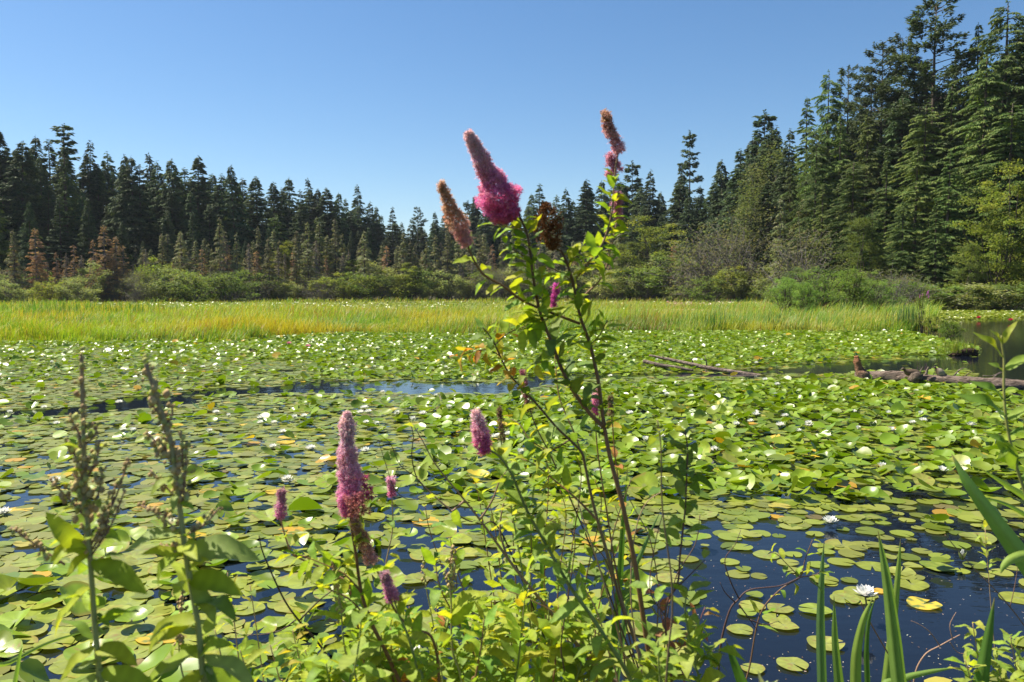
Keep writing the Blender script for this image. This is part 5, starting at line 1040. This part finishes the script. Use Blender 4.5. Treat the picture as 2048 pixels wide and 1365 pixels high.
twig('pale forked bare twig in the bottom right between the iris blades', [[(1826, 1420), (1830, 1350), (1850, 1310), (1880, 1292), (1905, 1278), (1920, 1270)], [(1880, 1292), (1860, 1265), (1840, 1250), (1822, 1242)], [(1905, 1278), (1900, 1250), (1912, 1225)], [(1900, 1285), (1915, 1305), (1935, 1308)]], 2.2, (.003, .0012), (.36, .22, .14))
twig('long brown twig crossing from the raised white lily down to the iris base', [[(1830, 1375), (1785, 1320), (1760, 1280), (1735, 1235), (1722, 1205)], [(1830, 1375), (1850, 1368)]], 2.4, (.003, .0018), (.3, .15, .08))
twig('long thin brown twig slanting from the leaning iris blade towards the bottom right corner', [[(2100, 1330), (2040, 1240), (1990, 1180), (1950, 1140), (1915, 1100), (1890, 1070)], [(2020, 1215), (2030, 1170), (2036, 1130)]], 1.9, (.002, .001), (.2, .12, .08))
# bright bottom thicket: many leafy stems
rng = np.random.default_rng(52)
for i in range(50):
    x = float(U(590, 1330)); yt = float(interp(x, [(590, 1215), (700, 1230), (800, 1215), (900, 1180), (1000, 1190), (1100, 1170), (1200, 1190), (1330, 1270)])) + float(np.abs(rng.normal(0, 55)))
    d = float(U(1.35, 2.1)); dx = float(rng.normal(0, 40)); col = GST if i % 3 else BRN
    stemplant('spirea_plant', 'short leafy yellow-green spirea stem in the thicket along the bottom middle', 'shrub stem', [(x + dx, 1420), (x + dx * .6, (1420 + yt) / 2 + 20), (x + dx * .2, yt + 50), (x, yt)], d, (.0032, .0012), col,
              [(.15, 1, int(U(16, 26)), dict(L_=float(U(.055, .075)), cols=LCG if i % 3 == 1 else LC if i % 10 else np.vstack([LC, LC, LCO])))], group='leafy spirea stems of the bottom thicket')
for i, (x, yt, d) in enumerate(((455, 1145, 1.7), (500, 1170, 1.8), (430, 1260, 1.5), (540, 1290, 1.5), (585, 1260, 1.7), (480, 1300, 1.4), (610, 1300, 1.5))):
    stemplant('spirea_plant', 'small yellowing leafy shoot between the second seed stalk and the bottom thicket', 'shrub stem', [(x + 30, 1420), (x + 18, (1420 + yt) / 2), (x, yt)], d, (.0024, .001), TANST, [(.2, 1, 13, dict(L_=.05, cols=np.vstack([LC, LCO[2:3]])))], group='yellowing shoots left of the thicket')
rng = np.random.default_rng(53)
for i, (x, yt, d, n) in enumerate(((1050, 1000, 2.0, 24), (1120, 980, 2.1, 22), (980, 1010, 2.1, 22), (900, 1075, 2.0, 20), (1085, 900, 2.2, 18), (1150, 905, 2.0, 16), (1010, 935, 2.0, 18), (950, 960, 2.2, 16), (1190, 960, 2.0, 14), (850, 1010, 2.3, 12), (870, 1120, 1.7, 18), (1230, 1010, 2.2, 12))):
    stemplant('spirea_plant', 'leafy spirea stem filling the middle thicket between the two main stems and the pads', 'shrub stem', [(1120 + (x - 1120) * .55, 1420), (1100 + (x - 1100) * .75, (1420 + yt) / 2), (x + 12, yt + 60), (x, yt)], d, (.003, .001), BRN, [(.45, 1, n, dict(L_=.066, cols=np.vstack([LC, LC, LCG])))], group='leafy stems of the middle thicket')

# ---- the two blurred seed stalks at the left
def seedstalk(label, pts, d, heads, big_leaves, r):
    pl = Plant('seed_stalk', label, 'weed', root_at(pts[0][0], 1600, d)); m_ = pl.stem(pts, d, r, [(.27, .34, .09), (.32, .33, .13), (.32, .22, .13)], root=True, part='stem')
    iv, it = ico(1)
    for (a, b, c_, w_) in heads:
        if a != b and c_: q = pl.stem([a, ((a[0] + b[0]) / 2 + 6, (a[1] + b[1]) / 2 + 5), b], d, (.0016, .0011), (.24, .14, .10), part='side_stem', sides=5, n=4)
        mb = MB(); A, B = P(*a, d), P(*b, d); Ln = np.linalg.norm(B - A); n = max(4, int(Ln / .0030)); w_ = w_ * .88
        for s in np.linspace(.25 if c_ else 0, 1, n):
            for _ in range(2):
                if rng.random() < .22 or math.sin(s * 19 + w_ * 40) > .75: continue
                o = A + (B - A) * s + rng.normal(0, .0030, 3) * (1.5 - .8 * s) * w_; sz = U(.0015, .0036) * (1.15 - .45 * s) * w_
                cc = np.array([(.58, .44, .19), (.52, .36, .18), (.50, .50, .16)])[rng.integers(3)] * U(.7, 1.15)
                mb.add(iv * sz * np.array([1, 1, 1.3]) + iv[:, [1, 2, 0]] ** 3 * sz * .3 + o, None, it, cc)
        pl.rel(mb).build('seed_head', M_SEED, pl.t)
    if len(big_leaves) > 8: pl.leaves(m_, .42, .74, 10, L_=.045, cols=LCG, tmpl=LW); pl.leaves(m_, .2, .5, 8, L_=.075, cols=LC, tmpl=LW)
    for (x, y, x2, y2, cm) in big_leaves:
        A, B = P(x, y, d), P(x2, y2, d - .03 if cm != 2 else d + .02); dd = (B - A)[None]
        up = np.array([[rng.normal(0, .25), -.5 + rng.normal(0, .2), .85]])
        col = np.array([{0: (.28, .38, .04), 1: (.36, .42, .04), 2: (.18, .29, .06), 3: (.28, .37, .11)}[cm]]) * U(.9, 1.1)
        add_leaves(pl.fol, A[None], dd, up, np.array([np.linalg.norm(dd)]), col, LW)
    pl.done()
rng = np.random.default_rng(61)
seedstalk('leftmost tall blurred stalk with brown seed heads and large soft leaves', [(205, 1420), (200, 1365), (188, 1230), (180, 1110), (172, 1000), (168, 900), (165, 800), (163, 712)], 1.0,
          [((166, 870), (162, 702), False, 1.25), ((172, 980), (166, 860), False, 1.5), ((178, 1050), (172, 980), False, 1.7), ((168, 900), (140, 835), True, 1.2), ((168, 890), (195, 850), True, 1.1), ((172, 985), (135, 880), True, 1.3), ((172, 960), (200, 880), True, 1.3), ((176, 1040), (100, 960), True, 1.4), ((176, 1030), (205, 940), True, 1.5), ((178, 1045), (150, 950), True, 1.5), ((182, 1090), (258, 918), True, 1.2), ((184, 1100), (225, 1000), True, 1.1), ((184, 1110), (250, 980), True, 1.0), ((130, 1130), (22, 1055), True, 1.3), ((182, 1140), (165, 1050), True, 1.2)],
          [(175, 1110, 90, 1030, 0), (150, 1075, 95, 1120, 1), (180, 1100, 125, 1145, 1), (182, 1120, 290, 1165, 0), (184, 1070, 262, 1055, 2), (182, 1175, 62, 1255, 1), (186, 1190, 215, 1250, 2), (188, 1220, 185, 1280, 2), (190, 1230, 240, 1250, 2), (194, 1290, 100, 1352, 1), (196, 1300, 255, 1285, 1), (200, 1340, 310, 1370, 0), (200, 1350, 110, 1400, 3), (198, 1320, 150, 1330, 3)], (.0045, .0024))
seedstalk('second tall blurred stalk with green-brown seed heads, leaning left', [(425, 1420), (408, 1365), (396, 1250), (375, 1130), (360, 1020), (345, 900), (325, 830), (305, 770), (292, 728)], 1.0,
          [((320, 815), (290, 722), False, 1.6), ((340, 900), (318, 810), False, 1.3), ((358, 1000), (342, 900), False, 1.2), ((335, 860), (300, 805), True, 1.2), ((330, 850), (345, 810), True, 1.2), ((345, 930), (295, 865), True, 1.4), ((345, 920), (318, 880), True, 1.4), ((350, 960), (365, 870), True, 1.4), ((358, 1000), (372, 890), True, 1.4), ((358, 1005), (300, 940), True, 1.3), ((362, 1040), (278, 1010), True, 1.2), ((364, 1070), (330, 1040), True, 1.3), ((365, 1075), (440, 1015), True, 1.0), ((360, 1010), (366, 960), True, 1.4), ((366, 1090), (320, 1090), True, 1.2)],
          [(370, 1100, 265, 1150, 0), (372, 1110, 290, 1085, 1), (366, 1060, 240, 1075, 3), (375, 1110, 490, 1060, 3), (378, 1140, 395, 1110, 1), (380, 1160, 470, 1150, 0), (384, 1170, 440, 1230, 3), (396, 1240, 235, 1270, 1), (400, 1255, 330, 1225, 2), (405, 1300, 250, 1345, 0), (408, 1310, 520, 1345, 3), (404, 1290, 430, 1260, 2), (408, 1330, 560, 1400, 2), (410, 1345, 320, 1390, 1), (405, 1310, 415, 1260, 0), (352, 985, 345, 1010, 3)], (.0048, .0026))
seedstalk('thin short seed stalk with tan heads just right of the second stalk', [(400, 1420), (370, 1365), (358, 1300), (362, 1230), (366, 1180), (368, 1150)], 1.5, [((362, 1230), (368, 1150), False, 1.3), ((358, 1290), (362, 1230), False, 1.3)], [(360, 1280, 320, 1320, 0), (360, 1290, 400, 1310, 0)], (.0022, .0012))
seedstalk('green seed stalk with pale bud clusters above the bottom thicket', [(930, 1420), (905, 1300), (903, 1220), (900, 1150), (904, 1100)], 1.6, [((901, 1160), (905, 1095), False, 1.6), ((902, 1180), (890, 1140), True, 1.3), ((902, 1190), (912, 1150), True, 1.3)], [(903, 1230, 930, 1160, 1), (903, 1240, 870, 1200, 1), (903, 1250, 940, 1210, 0), (904, 1280, 860, 1260, 1)], (.0026, .0016))
seedstalk('short brown seed spike between the pink spikes and the bottom thicket', [(890, 1420), (868, 1260), (855, 1190), (850, 1160), (846, 1105)], 1.8, [((850, 1165), (846, 1100), False, 1.2)], [(860, 1215, 890, 1190, 1), (862, 1230, 830, 1220, 1)], (.002, .0012))
seedstalk('green stalk with bud clusters left of the drooping tan spike', [(720, 1420), (690, 1300), (682, 1220), (672, 1160), (665, 1115)], 1.5, [((675, 1180), (664, 1110), False, 1.2), ((684, 1230), (676, 1190), False, 1.2)], [(684, 1240, 640, 1210, 0), (686, 1250, 730, 1220, 0), (690, 1290, 650, 1290, 1)], (.0022, .0014))

# ---- iris blades
def blade(label, pts, d, wid, col, name='iris_plant', group=None, curve=.18):
    d0, d1 = d if isinstance(d, tuple) else (d, d); pts = list(pts)
    p = [P(x, y, dd) for (x, y), dd in zip(pts, np.linspace(d0, d1, len(pts)))]
    root = np.array([p[0][0] + rng.normal(0, .02), min(p[0][1], 3.4), float(bank(min(p[0][1], 3.4))) - .02])
    t_ = thing(name, root, label, 'iris leaf', group)
    pth = smooth_path([root * .999, root * .5 + p[0] * .5] + p, 7); n = len(pth); s = np.linspace(0, 1, n)
    w_ = wid * np.interp(s, [0, .3, .6, .85, 1], [.8, 1, .95, .55, .03]) / 2
    T = nrm(np.gradient(pth, axis=0)); view = nrm(pth - np.array([0, 0, CZ])); sd = nrm(np.cross(T, view)); nn = np.cross(sd, T)
    mb = MB(); V = []
    for k, f in enumerate((-1, -.5, 0, .5, 1)): V.append(pth + sd * (w_ * f)[:, None] + nn * (w_ * (abs(f) - .4) * curve * 2.2)[:, None])
    V = np.stack(V, 1).reshape(-1, 3); i = np.arange(n - 1)[:, None] * 5; j = np.arange(4)[None]
    q = np.stack([i + j, i + j + 1, i + j + 6, i + j + 5], -1).reshape(-1, 4)
    str_ = np.tile(np.array([.95, 1.08, .88, 1.05, .97]), n)[:, None]
    bl = np.tile(col, (n * 5, 1)) * str_ * U(.92, 1.06, (n * 5, 1)); tp = np.repeat(np.clip((s - .955) / .04, 0, 1), 5)[:, None]; bl = bl * (1 - tp) + np.array([.38, .27, .12]) * tp
    mb.add(V - root, q, None, bl); mb.build('blade', M_BLADE, t_)
rng = np.random.default_rng(71)
IG = (.23, .36, .08); IB = (.18, .31, .11); IY = (.30, .42, .08); ID = (.11, .22, .04)
blade('upright blue-green iris blade, leftmost of the iris group over the dark water', [(1645, 1420), (1644, 1365), (1641, 1250), (1643, 1160), (1648, 1085)], 2.3, .028, IB)
blade('shorter upright iris blade right of the leftmost blue-green one', [(1684, 1420), (1678, 1365), (1670, 1280), (1668, 1192)], 2.2, .028, IG)
blade('curved bright iris blade leaning right under the raised white lily', [(1712, 1420), (1711, 1365), (1714, 1300), (1727, 1240), (1746, 1194)], 2.2, .030, IY)
blade('narrow dark iris blade bent beside the curved bright one', [(1738, 1420), (1735, 1365), (1733, 1300), (1738, 1240), (1751, 1195)], 2.3, .016, ID)
blade('bright slanting iris blade behind the tallest iris blade', [(1765, 1420), (1772, 1365), (1785, 1260), (1796, 1150), (1801, 1078)], 2.5, .028, IY)
blade('tallest broad grooved iris blade in the middle of the group', [(1808, 1420), (1798, 1365), (1785, 1250), (1772, 1150), (1756, 1062)], 1.95, .036, IG, curve=.4)
blade('short iris blade lying over to the right at the bottom edge', [(1760, 1400), (1800, 1362), (1850, 1346), (1915, 1335)], 2.0, .020, IG)
blade('dark upright iris blade near the bottom right leaves', [(1955, 1420), (1962, 1365), (1974, 1290), (1989, 1196)], 1.7, .032, ID)
blade('very long dark iris blade leaning in from the right edge', [(2150, 1300), (2095, 1190), (2040, 1110), (1985, 1035), (1935, 965), (1903, 908)], (1.6, 1.75), .040, ID, curve=.3)
blade('green iris blade crossing behind the long leaning one', [(2130, 1080), (2070, 1010), (2020, 975), (1957, 935)], 1.9, .020, IY)
blade('thin arching iris blade crossing the long leaning one', [(2130, 1080), (2060, 1036), (2010, 1008), (1955, 992)], 1.9, .012, IG)
blade('pale arching leaf bending down at the right edge', [(2110, 1130), (2060, 1112), (2025, 1118), (2008, 1132), (2001, 1148)], 1.5, .020, IY)
blade('dark iris blade leaning left over the water at the bottom right of centre', [(1510, 1420), (1490, 1380), (1470, 1330), (1452, 1282)], 1.9, .030, ID)
blade('dark tall iris blade behind the thick main stem', [(1212, 1420), (1220, 1365), (1238, 1180), (1246, 1050), (1256, 930)], 2.1, .022, ID)
blade('blue-green narrow iris blade leaning right of the thick main stem', [(1225, 1420), (1232, 1365), (1262, 1170), (1290, 1090), (1322, 1020)], 2.2, .018, IB)
blade('bright green broad iris blade rising in the bottom middle', [(1052, 1420), (1046, 1365), (1038, 1290), (1022, 1240), (998, 1196)], 1.6, .030, IY)
blade('narrow upright iris blade right of the bright broad one', [(1078, 1420), (1076, 1365), (1078, 1310), (1078, 1294)], 1.6, .014, IG)
blade('dark iris blade behind the bottom thicket', [(1092, 1420), (1090, 1300), (1085, 1150), (1080, 1120)], 2.3, .022, ID)
blade('dull slanting iris blade behind the bottom thicket', [(960, 1420), (930, 1250), (900, 1190), (868, 1165)], 2.0, .02, IB)
blade('fallen yellow-green reed stalk lying across the bottom left pads', [(-60, 1370), (20, 1325), (100, 1285), (190, 1258)], (1.9, 2.2), .012, IY)
blade('thin upright grass blade at the bottom left corner', [(20, 1420), (30, 1365), (40, 1310), (45, 1292)], 1.6, .009, IG)
# ---- willow shoot at the right edge
rng = np.random.default_rng(81)
pl = Plant('willow_shoot', 'young willow shoot with narrow pointed leaves at the right edge', 'shoot', root_at(2160, 1600, 1.35))
m_ = pl.stem([(2130, 1420), (2095, 1180), (2060, 1020), (2032, 930), (2014, 850), (2008, 780), (2008, 720), (2004, 690), (2003, 672)], 1.35, (.004, .0013), [(.24, .28, .07), (.32, .30, .09)], root=True, part='stem')
for x, y, x2, y2, c_ in ((2006, 715, 1962, 655, 0), (2004, 690, 1990, 655, 0), (2004, 688, 2025, 640, 3), (2008, 740, 2075, 700, 1), (2008, 745, 1985, 720, 1), (2010, 800, 1955, 752, 2), (2012, 830, 1930, 775, 2), (2012, 840, 2080, 800, 1), (2015, 860, 1975, 830, 1), (2018, 870, 2060, 850, 2), (2024, 900, 1985, 860, 2), (2028, 915, 2090, 905, 1), (2034, 940, 2000, 870, 2), (2040, 960, 2090, 930, 2), (2020, 885, 2000, 915, 1)):
    A, B = P(x, y, 1.35), P(x2, y2, 1.33); dd = (B - A)[None]
    add_leaves(pl.fol, A[None], dd, np.array([[rng.normal(0, .3), -.6, .8]]), np.array([np.linalg.norm(dd)]), np.array([{0: (.34, .42, .04), 1: (.30, .42, .07), 2: (.18, .31, .05), 3: (.36, .40, .06)}[c_]]), LN if c_ == 3 else [leaf_template(60, wmax=.15, fold=.3, curl=.2, tip=.75)])
pl.done()
# ---- bottom right leafy sprigs and the pale bud
rng = np.random.default_rng(91)
for x, yt, d, n, lb in ((1945, 1245, 1.9, 16, 'fresh light green sprig with pointed leaves left of the dark iris blade'), (2020, 1270, 1.8, 18, 'light green sprig right of the dark iris blade'), (2050, 1320, 1.7, 16, 'light green sprig in the bottom right corner'), (1990, 1310, 1.9, 14, 'low light green sprig at the bottom right behind the dark iris blade'), (1970, 1055, 2.6, 14, 'small yellow-green sprig over the pads left of the leaning iris blade'), (1930, 1320, 1.7, 12, 'low sprig at the bottom edge left of the dark iris blade')):
    stemplant('spirea_plant', lb, 'shrub stem', [(x + 30, 1420), (x + 14, (1420 + yt) / 2), (x, yt)], d, (.0022, .001), TANST, [(.3 if yt > 1200 else .75, 1, n, dict(L_=.05, cols=LCG * np.array([1.15, 1.1, 1.0]), ang=(.5, 1.0)))])
pl = Plant('leafy_bud', 'pale opening leaf bud poking up at the bottom edge right of centre', 'bud', root_at(1535, 1600, 1.15))
m_ = pl.stem([(1545, 1450), (1532, 1400)], 1.15, (.003, .0025), (.25, .28, .12), root=True, part='stem')
A = P(1530, 1375, 1.15); n = 20; a = U(0, 6.28, n); e = U(.35, 1.4, n) ; d = np.stack([np.cos(a) * np.cos(e), np.sin(a) * np.cos(e), np.sin(e)], -1)
add_leaves(pl.fol, np.tile(A, (n, 1)) - [0, 0, .012], d, -d * [1, 1, 0] + [0, 0, .3], U(.018, .036, n), vary(pick([(.45, .45, .22), (.35, .38, .14)], n), n), LN); pl.done()
